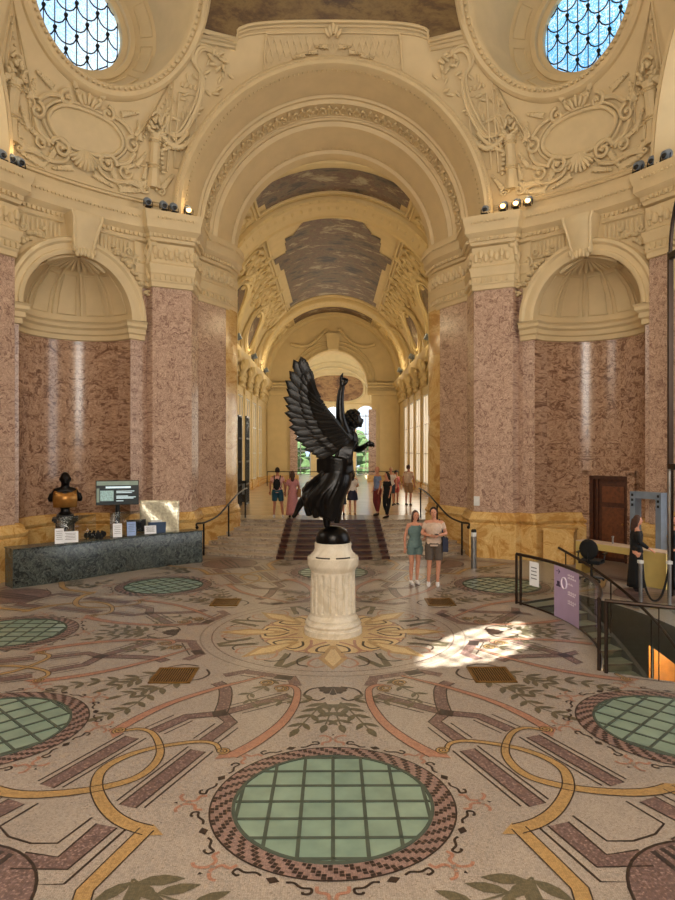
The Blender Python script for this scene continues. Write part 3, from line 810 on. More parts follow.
SECT = [(b, s) for b in (180, 90, 0, 270) for s in (-1, 1)]
def put_poly(poly, mat, z):
    cx = sum(p[0] for p in poly)/len(poly); cy = sum(p[1] for p in poly)/len(poly)
    if in_well(cx, cy) or any(in_well(*p) for p in poly) or cx*cx+cy*cy > 95: return
    z += random.random()*4e-4
    fl.mat(mat); fl.add([(x, y, z) for x, y in poly], [tuple(range(len(poly)))])
def poly(pts, mat, z=.003, sects=SECT):
    for b, s in sects:
        put_poly([tr_uw(u, w, b, s) for u, w in pts], mat, z)
def strip_pts(pts, w0, w1=None):
    """left/right edges; widths may taper"""
    n = len(pts); L, Rr = [], []
    for i in range(n):
        a = pts[max(0, i-1)]; b = pts[min(n-1, i+1)]; dx, dy = b[0]-a[0], b[1]-a[1]; q = sqrt(dx*dx+dy*dy) or 1
        w = w0 if w1 is None else (w0+(w1-w0)*i/(n-1))
        L.append((pts[i][0]-dy/q*w/2, pts[i][1]+dx/q*w/2)); Rr.append((pts[i][0]+dy/q*w/2, pts[i][1]-dx/q*w/2))
    return L, Rr
def rib(pts, w, mat, z=.003, w1=None, smooth=6, out=None, mirror=False, sects=SECT, T=None):
    P = cr(pts, smooth) if smooth else pts
    for mm in ((1, -1) if mirror else (1,)):
        Q = [(u, ww*mm) for u, ww in P]
        for b, s in sects:
            X = [(T or tr_uw)(u, ww, b, s) for u, ww in Q]; L, Rr = strip_pts(X, w, w1)
            for i in range(len(X)-1): put_poly([L[i], L[i+1], Rr[i+1], Rr[i]], mat, z)
            if out:
                for E_ in (L, Rr):
                    l2, r2 = strip_pts(E_, out)
                    for i in range(len(X)-1): put_poly([l2[i], l2[i+1], r2[i+1], r2[i]], 'mo_black', z+.001)
def par(pts, off):
    L, _ = strip_pts(pts, 2*off); return L
def leaves_at(u, w, ang, L, mat='mo_green', z=.004, wd=.36, mir=False):
    for mm in ((1, -1) if mir else (1,)):
        c, s_ = cos(ang), sin(ang)*mm; pts = []
        for t, q in ((0, 0), (.25, wd*.42), (.55, wd*.5), (.8, wd*.28), (1, 0), (.8, -wd*.28), (.55, -wd*.5), (.25, -wd*.42)):
            pts.append((u+L*(t*c-q*s_), w*mm+L*(t*s_+q*c)))
        poly(pts, mat, z)
def sprig(pts, n, L, mat='mo_green', mir=False, spread=.8):
    P = cr(pts, 8); rib(pts, .02, mat, .0035, mirror=mir)
    for i in range(n):
        k = int((i+.5)/n*(len(P)-2)); a = P[k]; b = P[k+1]; an = atan2(b[1]-a[1], b[0]-a[0])
        for sg in (-1, 1): leaves_at(a[0], a[1], an+sg*spread, L*(1-.25*i/n), mat, mir=mir)
    leaves_at(P[-1][0], P[-1][1], atan2(P[-1][1]-P[-3][1], P[-1][0]-P[-3][0]), L, mat, mir=mir)
# interlaced brown bands
bA = [(2.94, .60), (3.35, .35), (3.72, .13), (3.98, -.12), (4.15, -.22), (4.40, -.24)]
bB = [(2.92, -.42), (3.0, -.26), (3.35, -.06), (3.72, .11), (3.90, .32), (4.42, .34)]
rib([(2.9, .62), (3.72, .12), (3.96, -.2), (4.42, -.3)], .15, 'mo_brown', .0025, smooth=0, out=.016)
rib([(2.86, -.5), (3.0, -.28), (3.35, -.06), (3.72, .11)], .16, 'mo_brown', .0025, out=.016)
rib([(3.72, .11), (3.90, .36), (4.42, .36)], .15, 'mo_brown', .003, smooth=0, out=.016)
poly([(3.60, .10), (3.74, .22), (3.86, .10), (3.74, 0)], 'mo_blackblue', .005)
for off in (.15, -.15):
    rib(par([(2.95, .60), (3.55, .22)], off), .018, 'mo_black', .003, smooth=0)
    rib(par([(4.0, .36), (4.42, .36)], off), .018, 'mo_black', .003, smooth=0)
    rib(par([(4.0, -.22), (4.42, -.3)], off), .018, 'mo_black', .003, smooth=0)
# long parallel bands
for mm in (1, -1):
    rib([(4.64, .42*mm), (5.78, .46*mm)], .17, 'mo_brown', .0025, smooth=0, out=.018)
    for o_ in (.15, -.15): rib([(4.6, (.42+o_)*mm), (5.74, (.46+o_)*mm)], .02, 'mo_black', .003, smooth=0)
# yellow interlaced ribbons
Yp = [(4.56, .62), (4.45, .50), (4.46, .32), (4.62, .10), (4.85, -.10), (5.1, -.20), (5.35, -.20), (5.58, -.06), (5.76, .14), (5.92, .40), (6.0, .64), (6.01, .86)]
rib(Yp, .05, 'mo_yellow', .005, .14, mirror=True, out=.012)
rib([(6.0, .84), (6.4, .88), (6.78, .92), (7.1, 1.12), (7.5, 1.5), (8.0, 1.8)], .13, 'mo_yellow', .0052, smooth=0, mirror=True, out=.012)
poly([(5.92, .84), (6.02, 1.02), (6.10, .84)], 'mo_yellow', .0055); poly([(5.92, -.84), (6.02, -1.02), (6.10, -.84)], 'mo_yellow', .0055)
for mm in (1, -1):
    rib([(4.56+.07*cos(a_)*(1-a_/14), (.66+.07*sin(a_)*(1-a_/14))*mm) for a_ in [i*.5 for i in range(22)]], .035, 'mo_yellow', .006, smooth=0, out=.01)
# salmon ribbons (the two sides differ)
SA = [(2.72, .30), (2.60, .42), (2.68, .60), (3.05, .77), (3.44, .87), (3.81, .91), (4.25, .88), (4.62, .80)]
rib(SA, .06, 'mo_salmon', .0045, .15, out=.01)
SB = [(2.40, -.02), (2.72, -.20), (3.05, -.38), (3.6, -.60), (4.1, -.69), (4.62, -.70)]
rib(SB, .05, 'mo_salmon', .0045, .14, out=.01)
poly([(4.56, .94), (4.74, .68), (4.5, .66)], 'mo_salmon', .0047); poly([(4.56, -.82), (4.74, -.60), (4.5, -.58)], 'mo_salmon', .0047)
for cu, cw in ((2.74, .40), (2.62, .12)):
    rib([(cu+.11*cos(a_)*(1-a_/13), cw+.11*sin(a_)*(1-a_/13)) for a_ in [i*.5 for i in range(20)]], .035, 'mo_yellow', .005, smooth=0, out=.01)
# outer U, hooked band and medallion
for mm in (1, -1):
    rib([(6.08, .50*mm), (6.60, .54*mm), (6.70, .20*mm)], .20, 'mo_brown', .0026, smooth=0, out=.018)
    rib([(6.06, .68*mm), (6.78, .73*mm), (6.86, .55*mm), (7.3, .85*mm)], .022, 'mo_black', .003, smooth=0)
    rib([(6.03, .30*mm), (6.42, .31*mm), (6.50, .12*mm)], .022, 'mo_black', .003, smooth=0)
rib([(6.5, .12), (6.5, -.12)], .022, 'mo_black', .003, smooth=0)
cir = lambda cu, cw, r, n=32, a0=0, a1=2*PI: [(cu+r*cos(a0+(a1-a0)*i/n), cw+r*sin(a0+(a1-a0)*i/n)) for i in range(n+1)]
poly(cir(7.35, 0, .74, 40)[:-1], 'mo_brown', .0036, SECT[::2]+SECT[1::2][:0] if False else SECT)
rib(cir(7.35, 0, .74, 40), .025, 'mo_black', .0046, smooth=0)
for k_ in range(3): rib([(6.66+.0, .13*(k_-1)*.7), (7.35, .16*(k_-1)), (8.0, .13*(k_-1))], .05, 'mo_blackblue', .005, smooth=0)
# outer wall band
for rr, ww, mt in ((8.05, .03, 'mo_black'), (8.25, .18, 'mo_brown'), (8.45, .03, 'mo_black')):
    P = [(rr*cos(R(a_)), rr*sin(R(a_))) for a_ in range(-14, 15, 2)]
    rib(P, ww, mt, .0024, smooth=0)
# leaf sprays
sprig([(2.95, 1.12), (3.3, 1.12), (3.75, 1.14)], 4, .26, spread=.7)
sprig([(2.95, 1.12), (3.25, 1.3), (3.55, 1.38)], 3, .24, spread=.8)
sprig([(2.9, .98), (3.0, .72), (3.2, .52)], 3, .22)
sprig([(2.45, .12), (2.75, .18), (3.1, .12), (3.3, .3)], 4, .2)
sprig([(3.0, -1.0), (3.5, -1.06), (3.95, -1.0), (4.3, -1.1)], 6, .26)
sprig([(3.25, -1.12), (3.7, -1.34)], 3, .25)
sprig([(6.55, 1.15), (6.62, 1.45), (6.6, 1.9)], 3, .34); sprig([(6.55, 1.15), (6.9, 1.35), (7.3, 1.75)], 4, .32)
sprig([(6.55, -1.15), (6.62, -1.45), (6.6, -1.9)], 3, .34); sprig([(6.9, -1.25), (7.3, -1.75)], 4, .32)
# centre composition
def polar(pts, mat, z, n=16, ph=0):
    for k_ in range(n):
        a0 = 360/n*k_+ph; put_poly([AZ(a0+a_, r_) for r_, a_ in pts], mat, z)
def ring(r0, r1, mat, z, n=96):
    for k_ in range(n): put_poly([AZ(360/n*k_, r0), AZ(360/n*(k_+1), r0), AZ(360/n*(k_+1), r1), AZ(360/n*k_, r1)], mat, z)
ring(.3, 1.25, 'mo_cream', .0012); ring(1.22, 1.25, 'mo_brown', .002); ring(2.02, 2.04, 'mo_brown', .002); ring(2.20, 2.23, 'mo_grey', .002)
polar([(.8, -3), (1.45, -9), (1.95, 0), (1.45, 9), (.8, 3)], 'mo_yellow', .0022, 8, 0)
polar([(1.0, -2), (1.45, -5), (1.8, 0), (1.45, 5), (1.0, 2)], 'mo_cream', .003, 8, 0)
polar([(1.38, 13), (1.42, 17), (1.98, 23), (1.98, 19.5)], 'mo_green', .003, 8, 0); polar([(1.38, 32), (1.42, 28), (1.98, 22), (1.98, 25.5)], 'mo_green', .0032, 8, 0)
polar([(2.28, -9), (2.28, 9), (2.44, 9), (2.44, -9)], 'mo_brown', .003, 8, 22.5)
polar([(2.28, -9), (2.28, -3), (2.44, -3), (2.44, -9)], 'mo_blackblue', .0034, 8, 22.5)
polar([(2.5, -8), (2.5, 8), (2.52, 8), (2.52, -8)], 'mo_black', .003, 8, 22.5)
polar([(2.25, 13), (2.6, 9), (2.68, 12), (2.33, 16)], 'mo_brown', .003, 8, 0); polar([(2.25, -13), (2.6, -9), (2.68, -12), (2.33, -16)], 'mo_brown', .003, 8, 0)
for b_ in range(8):
    a0 = 45*b_
    for k_ in range(7):          # black palmette on every disc axis
        an = (k_-3)*.38; L_ = .30-.03*abs(k_-3)
        if b_ % 2: continue
        c0 = 2.62; P = lambda t, q: AZ(a0+math.degrees((L_*t*sin(an)+q*cos(an))/(c0+L_*t*cos(an))), c0+L_*t*cos(an)-q*sin(an))
        put_poly([P(0, 0), P(.5, .025), P(.9, .045), P(1, 0), P(.9, -.045), P(.5, -.025)], 'mo_black', .0035)
def RT(u, w, b, s): return AZ(b+math.degrees(atan2(w, u))*s, sqrt(u*u+w*w))
AX8 = [(45*k_+o_, s) for k_ in range(8) for s in (1, -1) for o_ in (0,)]
for (pts, w_, mt) in (([(1.35, .12), (1.5, .3), (1.7, .36), (1.85, .25), (1.78, .12)], .035, 'mo_salmon'), ([(1.3, .38), (1.5, .52), (1.72, .5), (1.8, .36)], .03, 'mo_black'),
                      ([(.75, .05), (.9, .22), (1.1, .25), (1.15, .12)], .04, 'mo_black'), ([(2.62, .1), (2.72, .3), (2.95, .36), (3.1, .2), (3.0, .1)], .03, 'mo_black'),
                      ([(.6, .1), (.8, .3), (1.05, .42), (1.2, .35)], .05, 'mo_salmon')):
    rib(pts, w_, mt, .0038, sects=AX8, T=RT)
# discs: mosaic rings and small scroll ornaments
RD, GRD, RRD = 5.46, .868, 1.06
for k_ in range(8):
    if k_ == 2: continue
    az = 45*k_; cx, cy = AZ(az, RD); er = Vector((sin(R(az)), cos(R(az)))); et = Vector((cos(R(az)), -sin(R(az))))
    Q = lambda r_, a_: (cx+er.x*r_*cos(a_)+et.x*r_*sin(a_), cy+er.y*r_*cos(a_)+et.y*r_*sin(a_))
    n = 144
    for i in range(72):
        put_poly([Q(GRD-.01, 2*PI*i/72), Q(GRD-.01, 2*PI*(i+1)/72), Q(RRD, 2*PI*(i+1)/72), Q(RRD, 2*PI*i/72)], 'mo_pink', .0065)
        put_poly([Q(RRD, 2*PI*i/72), Q(RRD, 2*PI*(i+1)/72), Q(RRD+.016, 2*PI*(i+1)/72), Q(RRD+.016, 2*PI*i/72)], 'mo_black', .0066)
    for row in range(5):      # stepped dark bricks
        r0 = GRD+.02+row*.035
        for i in range(n):
            if (i+row*1) % 4 < 2:
                sh_ = row*.0
                put_poly([Q(r0, 2*PI*(i+sh_+.05)/n), Q(r0, 2*PI*(i+sh_+.9)/n), Q(r0+.031, 2*PI*(i+sh_+.9)/n), Q(r0+.031, 2*PI*(i+sh_+.05)/n)], 'mo_black', .0075)
    def drib(pts, w_, mat, z=.0042):
        X = cr(pts, 5); X = [Q(r_, a_) for r_, a_ in X]; L_, R_ = strip_pts(X, w_)
        for i in range(len(X)-1): put_poly([L_[i], L_[i+1], R_[i+1], R_[i]], mat, z)
    for q in range(8):
        a_ = 2*PI*q/8+PI/8
        put_poly([Q(1.10, a_), Q(1.14, a_+.05), Q(1.18, a_), Q(1.14, a_-.05)], 'mo_black', .0042)
        for sg in (-1, 1):
            drib([(1.13, a_+sg*.09), (1.12, a_+sg*.14), (1.16, a_+sg*.2), (1.16, a_+sg*.26), (1.21, a_+sg*.26), (1.22, a_+sg*.22), (1.20, a_+sg*.215)], .022, 'mo_black')
            b0 = a_+PI/8
            drib([(1.13, b0+sg*.10), (1.19, b0+sg*.09), (1.21, b0+sg*.03), (1.30, b0+sg*.02), (1.36, b0+sg*.07), (1.35, b0+sg*.11)], .03, 'mo_salmon')
            drib([(1.25, b0), (1.33, b0+sg*.03)], .03, 'mo_grey')
        put_poly([Q(1.36, a_+PI/8-.012), Q(1.37, a_+PI/8+.012), Q(1.40, a_+PI/8)], 'mo_black', .0042)
F_ = struct(fl, 'floor')
# lower edge slab so that the opening has a thickness
we = MB('well_wall', 'amber_lit_panel'); 
azw = [WELL[0]+(WELL[1]-WELL[0])*i/24 for i in range(25)]
we.grid([[AZ(a, 6.0, z) for a in azw] for z in (0, -.35)]); we.grid([[AZ(a, 4.27, z) for a in azw] for z in (0, -3.0)])
we.grid([[AZ(a, 6.0, z) for a in azw[:9]] for z in (-.35, -3.0)])
we.grid([[AZ(a, 6.0, -.35) for a in azw[8:]], [AZ(a, 6.0, -.55-.014*(a-azw[8])) for a in azw[8:]], ])
for a in (WELL[0], WELL[1]): we.grid([[AZ(a, r_, z) for r_ in (4.27, 5.1, 6.0)] for z in (0, -3.0)])
struct(we, 'wall_stairwell')
am = MB('amber_lit_panel', 'well_wall')
azp = [WELL[0]-10+5*i for i in range(15)]
for i in range(14):
    am.mat('amber_lit_panel'); a0, a1 = azp[i]+.15, azp[i+1]-.15
    am.grid([[AZ(a0, 7.0, z), AZ(a1, 7.0, z)] for z in (-.4, -3)])
    am.mat('well_wall'); am.grid([[AZ(a1, 6.98, z), AZ(a1+.3, 6.98, z)] for z in (-.4, -3)])
am.grid([[AZ(a, 7.06, z) for a in azp] for z in (0, -3)])
struct(am, 'wall_lower')
lf = MB('lower_floor'); lf.grid([[AZ(a, r_, -3.0) for a in [45+6*i for i in range(15)]] for r_ in (3.5, 5, 7.6)]); struct(lf, 'floor_lower')

# glass discs set in the floor ------------------------------------------------
def make_disc():
    t = empty('glass_floor_light'); g = MB('glass_tile', 'tile_edge'); n = 64
    ST = GRD/3.18
    cells = range(-4, 4)
    g.mat('glass_tile'); g.add([(GRD*cos(2*PI*i/n), GRD*sin(2*PI*i/n), .004) for i in range(n)], [tuple(range(n))])
    g.build('glass_pane', t)
    b = MB('tile_bar')
    for i in range(-3, 4):
        p = i*ST; m_ = sqrt(GRD*GRD-p*p)
        for q in (0, 1):
            w_ = .016; c = (p, 0, .009) if q else (0, p, .009); d_ = (w_*2, 2*m_, .006) if q else (2*m_, w_*2, .006); b.box(c, d_)
    b.build('glazing_grid', t)
    e = MB('tile_bar'); e.lathe([(GRD-.012, .002), (GRD-.012, .014), (GRD+.014, .014), (GRD+.014, .002)], n=64)
    e2 = MB('tile_bar'); e2.grid([[((GRD+dr)*cos(2*PI*i/n), (GRD+dr)*sin(2*PI*i/n), z) for i in range(n)] for dr, z in ((-.015, .004), (-.015, .013), (.015, .013), (.015, .004))], closed=True); e2.build('rim', t)
    return t
LABD = {0: 'round gridded glass floor light just behind the statue pedestal, before the steps', 1: 'round glass floor light at back right beside the standing couple', 3: 'round glass floor light at the right edge in front of the stairwell',
        4: 'largest nearest round green glass floor light at bottom centre', 5: 'round glass floor light at the left edge in the foreground', 6: 'round glass floor light at far left, level with the pedestal', 7: 'round glass floor light in front of the green marble counter, back left'}
first = None
for k_ in (4, 5, 6, 7, 0, 1, 3):
    t = make_disc() if first is None else copy_tree(first); first = first or t
    x, y = AZ(45*k_, RD); t.location = (x, y, .003); t.rotation_euler = (0, 0, -R(45*k_))
    tag(t, LABD[k_], 'floor light', 'round glass floor lights set in the mosaic')
# brass floor vents
first = None
for k_, lb in ((135, 'slatted brass floor grille right of centre, in the foreground'), (225, 'slatted brass floor grille left of centre, in the foreground'), (45, 'slatted brass floor grille behind the pedestal to the right'), (315, 'slatted brass floor grille behind the pedestal to the left')):
    if first is None:
        first = t = empty('floor_grille'); f = MB('brass_vent')
        for s_ in (-1, 1): f.box((0, s_*.29, .008), (.56, .04, .012)); f.box((s_*.265, 0, .008), (.03, .62, .012))
        f.build('frame', t); f = MB('brass_vent')
        for i in range(15): f.box((-.235+.0335*i, 0, .007), (.014, .55, .010))
        f.build('slats', t); f = MB('vent_dark'); f.box((0, 0, .002), (.52, .56, .004)); f.build('duct', t)
    else: t = copy_tree(first)
    x, y = AZ(k_, 3.08); t.location = (x, y, .003); t.rotation_euler = (0, 0, -R(k_)+(PI/4 if k_ in (135, 315) else -PI/4))
    t.rotation_euler = (0, 0, 0)
    tag(t, lb, 'grille', 'brass grilles round the mosaic centre')

# ------------------------------------------------------------------ steps up to the gallery
HF = .70; NS = 8; rise = HF/NS
st = MB('step_stone', 'step_red', 'step_grey', 'edge_shade_plate')
def stepY(x, k):
    """front edge of step k (0 lowest): bows out towards the rotunda"""
    yc = 7.35+k*.60; bow = 1.15-k*.12; return yc+bow*(abs(x)/3.9)**2.2
bands = [(-4.6, -1.62, 'step_stone'), (-1.62, -1.38, 'step_red'), (-1.38, -1.12, 'step_grey'), (-1.12, 1.12, 'step_red'), (1.12, 1.38, 'step_grey'), (1.38, 1.62, 'step_red'), (1.62, 4.6, 'step_stone')]
for k in range(NS):
    z0, z1 = k*rise, (k+1)*rise
    for x0, x1, m in bands:
        xs = [x0+(x1-x0)*i/8 for i in range(9)]
        st.mat(m)
        st.grid([[(x, stepY(x, k), z0-.02) for x in xs], [(x, stepY(x, k), z1-.03) for x in xs]])
        st.grid([[(x, stepY(x, k)-.03, z1) for x in xs], [(x, (stepY(x, k+1) if k < NS-1 else 13.2), z1) for x in xs]])
        st.mat('edge_shade_plate'); st.grid([[(x, stepY(x, k), z1-.034) for x in xs], [(x, stepY(x, k)-.03, z1-.028) for x in xs]])  # shadow line under the nosing, painted as a dark strip
        st.mat(m); st.grid([[(x, stepY(x, k)-.03, z1-.028) for x in xs], [(x, stepY(x, k)-.03, z1) for x in xs]])
struct(st, 'stairs')
# ------------------------------------------------------------------ gallery beyond the arch
HW, HZ, HR = 5.0, 8.2, 5.0; HY0, HY1 = 11.55, 38.5
hf = MB('hall_floor'); hf.add([(-7, 13.0, HF-.002), (7, 13.0, HF-.002), (7, 52, HF-.002), (-7, 52, HF-.002)], [(0, 1, 2, 3)])
hf.add([(-7, 11.6, HF-.004), (7, 11.6, HF-.004), (7, 13.01, HF-.004), (-7, 13.01, HF-.004)], [(0, 1, 2, 3)])
struct(hf, 'floor_gallery')
v = MB('hall_stucco'); n = 48
v.grid([[(-HR*cos(PI*i/n), y, HZ+HR*sin(PI*i/n)) for i in range(n+1)] for y in [HY0+(HY1-HY0)*j/12 for j in range(13)]])
# wall over the entrance arch, seen from the gallery side
v.grid([[(-3.31*cos(PI*i/n), 11.6, ARZ+3.31*sin(PI*i/n)) for i in range(n+1)], [(-5.2*cos(PI*i/n), 11.6, 8.2+5.3*sin(PI*i/n)) for i in range(n+1)]])
for sx in (-1, 1): v.box((sx*4.25, 11.6, 5), (1.9, .1, 10))
VAULT = struct(v, 'ceiling_gallery')
def VF(t, y, h=0): return Vector(((HR-h)*sin(R(t)), y, HZ+(HR-h)*cos(R(t))))
def vrib(mb, y0, y1, h, t0=-90, t1=90):
    ts = [t0+(t1-t0)*i/48 for i in range(49)]
    mb.grid([[VF(t, y, hh) for t in ts] for y, hh in ((y0, -.02), (y0, h*.7), (y0+.12, h), (y0+.2, h*.75), (y1-.2, h*.75), (y1-.12, h), (y1, h*.7), (y1, -.02))])
rb = MB('hall_stucco')
for y0, y1, h in ((14.9, 16.9, .28), (32.6, 34.2, .28), (37.5, 38.5, .3), (11.6, 11.95, .25)): vrib(rb, y0, y1, h)
for y0 in (14.9, 32.6):
    for i in range(40):
        t = -88+176*i/39; P = VF(t, y0+.9, .20); rb.ell(P, (.07, .34, .05), 6, 4)
        P = VF(t, y0+.06, .24); rb.ell(P, (.05, .05, .05), 5, 3)
trim(rb)
PN = {}
def vpaint(name, y0, y1, t0, t1, notch, lb):
    ny, nt = 100, 100; o = MB('painting_hall'); fs = []
    P = [[VF(t0+(t1-t0)*i/nt, y0+(y1-y0)*j/ny, .03) for i in range(nt+1)] for j in range(ny+1)]
    vs = [p for r in P for p in r]; fs = []
    for j in range(ny):
        for i in range(nt):
            a, b = (i+.5)/nt, (j+.5)/ny
            if notch(min(a, 1-a), b): continue
            q = j*(nt+1)+i; fs.append((q, q+1, q+nt+2, q+nt+1))
    o.add(vs, fs); ob = tag(o.build(name), lb, 'painting')
    return ob
vpaint('ceiling_painting', 12.0, 14.5, -35, 35, lambda a, b: (a < .05 and b > .75), 'dark curved vault painting nearest the arch, with clouded brown and violet tones')
vpaint('ceiling_painting', 17.3, 31.6, -35, 35, lambda a, b: (b < .10 and a < .30-b) or (b < .24 and a < .13-.12*(b-.1)) or (.3 < b < .40 and a < .03) or (.40 <= b < .93 and a < .06) or (b > .93 and a < .02), 'largest dark oblong painting on the middle of the gallery vault')
vpaint('ceiling_painting', 34.6, 37.1, -34, 34, lambda a, b: (a < .05 and b < .3), 'thin dark painting strip at the far end of the gallery vault')
fm = MB('hall_stucco')
for y0, y1, tt in ((12.0, 14.5, 35.5), (17.2, 31.8, 36.2), (34.5, 37.2, 34.8)):
    for o_, r_ in ((.0, .07), (.22, .05)):
        pts = [VF(-tt-o_*9+(2*tt+o_*18)*i/30, y0-o_, .05) for i in range(31)]+[VF(tt+o_*9, y0+(y1-y0)*i/8, .05) for i in range(1, 8)]+[VF(tt+o_*9-(2*tt+o_*18)*i/30, y1+o_, .05) for i in range(31)]+[VF(-tt-o_*9, y1-(y1-y0)*i/8, .05) for i in range(1, 8)]
        fm.tube(pts, r_, 5, closed=True)
def VO(mb, t, y, a, b, h=.08, th=.1):
    P = VF(t, y, h); et = Vector((cos(R(t)), 0, -sin(R(t)))); n_ = Vector((sin(R(t)), 0, cos(R(t))))
    mb.ell(P, (et*a, Vector((0, b, 0)), n_*th), 6, 4)
for (y0, y1) in ((12.2, 14.6), (17.4, 31.4), (34.5, 37.2)):     # relief work filling the haunches
    m_ = max(2, int((y1-y0)/1.05))
    for sg in (-1, 1):
        for i in range(m_):
            yy = y0+(y1-y0)*(i+.5)/m_
            for q in range(5):
                tt = 40+q*4.3; VO(fm, sg*(tt+2*sin(i*2.1+q)), yy+.25*cos(q*1.7+i), .13+.08*((i+q) % 3), .16+.09*((i*2+q) % 2), .05, .12)
            fm.tube([VF(sg*(48+9*cos(a_)*(1-a_/16)), yy+.55*sin(a_)*(1-a_/16), .08) for a_ in [k_*.5 for k_ in range(20)]], .06, 5)
LUN = []
for yc in (13.6, 20.1, 26.6, 33.1-.0):
    for sg in (-1, 1):
        for r1, r_ in ((1.0, .09), (1.28, .07)):
            fm.tube([VF(sg*(69+13.5*r1*cos(a_)), yc+1.55*r1*sin(a_), .10) for a_ in [2*PI*i/28 for i in range(28)]], r_, 5, closed=True)
        fm.tube([VF(sg*90-sg*40*sin(PI*i/20), yc-3.0+6.0*i/20, .08) for i in range(21)], .10, 5)
        for k_ in range(10): VO(fm, sg*(51+3*cos(k_)), yc+(k_-4.5)*.16, .15, .1, .1, .1)
trim(fm)
first = None
for i, yc in enumerate((13.6, 20.1, 26.6, 33.1)):
    for sg in (-1, 1):
        if i in (0, 3): continue
        p = MB('painting_hall'); n = 24
        p.add([VF(sg*(69+11.5*cos(a_)), yc+1.3*sin(a_), .035) for a_ in [2*PI*k_/n for k_ in range(n)]], [tuple(range(n))])
        tag(p.build('oval_painting'), 'dark oval painting low on the %s side of the gallery vault, %s of two' % ('right' if sg > 0 else 'left', ('nearer', 'farther')[i-1]), 'painting', 'oval paintings of the gallery vault')
# side walls with tall windows
WB = [17.2+3.2*i for i in range(6)]         # window starts
def hallwall(sg, nm):
    w = MB('hall_stucco', 'yellow_marble'); X = sg*HW; zs0, zs1 = 1.25, 6.1; ww = 1.9
    ys = [HY0]; 
    def quad_(y0, y1, z0, z1, dx=0, m='hall_stucco'):
        w.mat(m); w.add([(X+sg*dx, y0, z0), (X+sg*dx, y1, z0), (X+sg*dx, y1, z1), (X+sg*dx, y0, z1)], [(0, 1, 2, 3)])
    quad_(HY0, HY1, zs1, HZ+.1); quad_(HY0, HY1, HF, zs0)
    prev = HY0
    for y0 in WB:
        quad_(prev, y0, zs0, zs1); prev = y0+ww
        for yy in (y0, y0+ww): w.add([(X, yy, zs0), (X+sg*.1, yy, zs0), (X+sg*.1, yy, zs1), (X, yy, zs1)], [(0, 1, 2, 3)])
        for zz in (zs0, zs1): w.add([(X, y0, zz), (X+sg*.1, y0, zz), (X+sg*.1, y0+ww, zz), (X, y0+ww, zz)], [(0, 1, 2, 3)])
        w.mat('hall_stucco')
        w.box((X-sg*.0, y0-.65, 3.9), (.1, .62, 5.4)); w.box((X-sg*.02, y0-.65, 6.35), (.16, .8, .3))
        w.mat('yellow_marble'); w.box((X-sg*.04, y0-.65, 1.0), (.22, .8, .62))
    quad_(prev, HY1, zs0, zs1)
    w.mat('yellow_marble'); w.box((X-sg*.03, (HY0+HY1)/2, .95), (.1, HY1-HY0, .5))
    W_ = struct(w, nm)
    e = MB('hall_stucco')
    pr = [(0, 6.55), (.12, 6.6), (.12, 6.85), (.2, 6.95), (.12, 7.0), (.12, 7.55), (.3, 7.65), (.42, 7.8), (.5, 8.0), (.5, 8.12), (0, 8.2)]
    e.grid([[(X-sg*d_, y, z) for y in (HY0, HY1)] for d_, z in pr])
    for i in range(54):
        y = HY0+.5*i+.25; e.ell((X-sg*.15, y, 7.28), (.09, .17, .2), 6, 4); e.box((X-sg*.28, y, 7.68), (.16, .16, .12))
    for y0 in WB:      # brackets
        e.tube([(X-sg*d_, y0-.65, z) for d_, z in ((.45, 7.75), (.5, 7.5), (.3, 7.15), (.22, 6.85), (.3, 6.6), (.16, 6.45))], [.2, .22, .18, .14, .16, .08], 8)
        for k_ in range(6): e.ell((X-sg*.36, y0-.65+.15*(k_-2.5), 7.35+.1*(k_ % 2)), (.12, .11, .18), 6, 4)
        for k_ in range(5): e.ell((X-sg*.3, y0-.65+.2*(k_-2), 6.75+.06*(k_ % 2)), (.12, .12, .14), 6, 4)
    trim(e)
    return W_
hallwall(1, 'wall_gallery_right'); hallwall(-1, 'wall_gallery_left')
for i, y0 in enumerate(WB):
    for sg in (1, -1):
        p = MB('glow_pane' if sg > 0 else 'hall_stucco', 'white_plastic'); X = sg*(HW+.05)
        p.add([(X, y0, 1.25), (X, y0+1.9, 1.25), (X, y0+1.9, 6.1), (X, y0, 6.1)], [(0, 1, 2, 3)])
        wn += 1; G = struct(p, 'window_%d' % wn)
        b = MB('white_plastic')
        for yy in (y0+.04, y0+.95, y0+1.86): b.box((X-sg*.02, yy, 3.67), (.04, .07, 4.8))
        for zz in (1.3, 2.9, 4.5, 6.05): b.box((X-sg*.02, y0+.95, zz), (.04, 1.9, .06))
        b.build('window_frame', G)
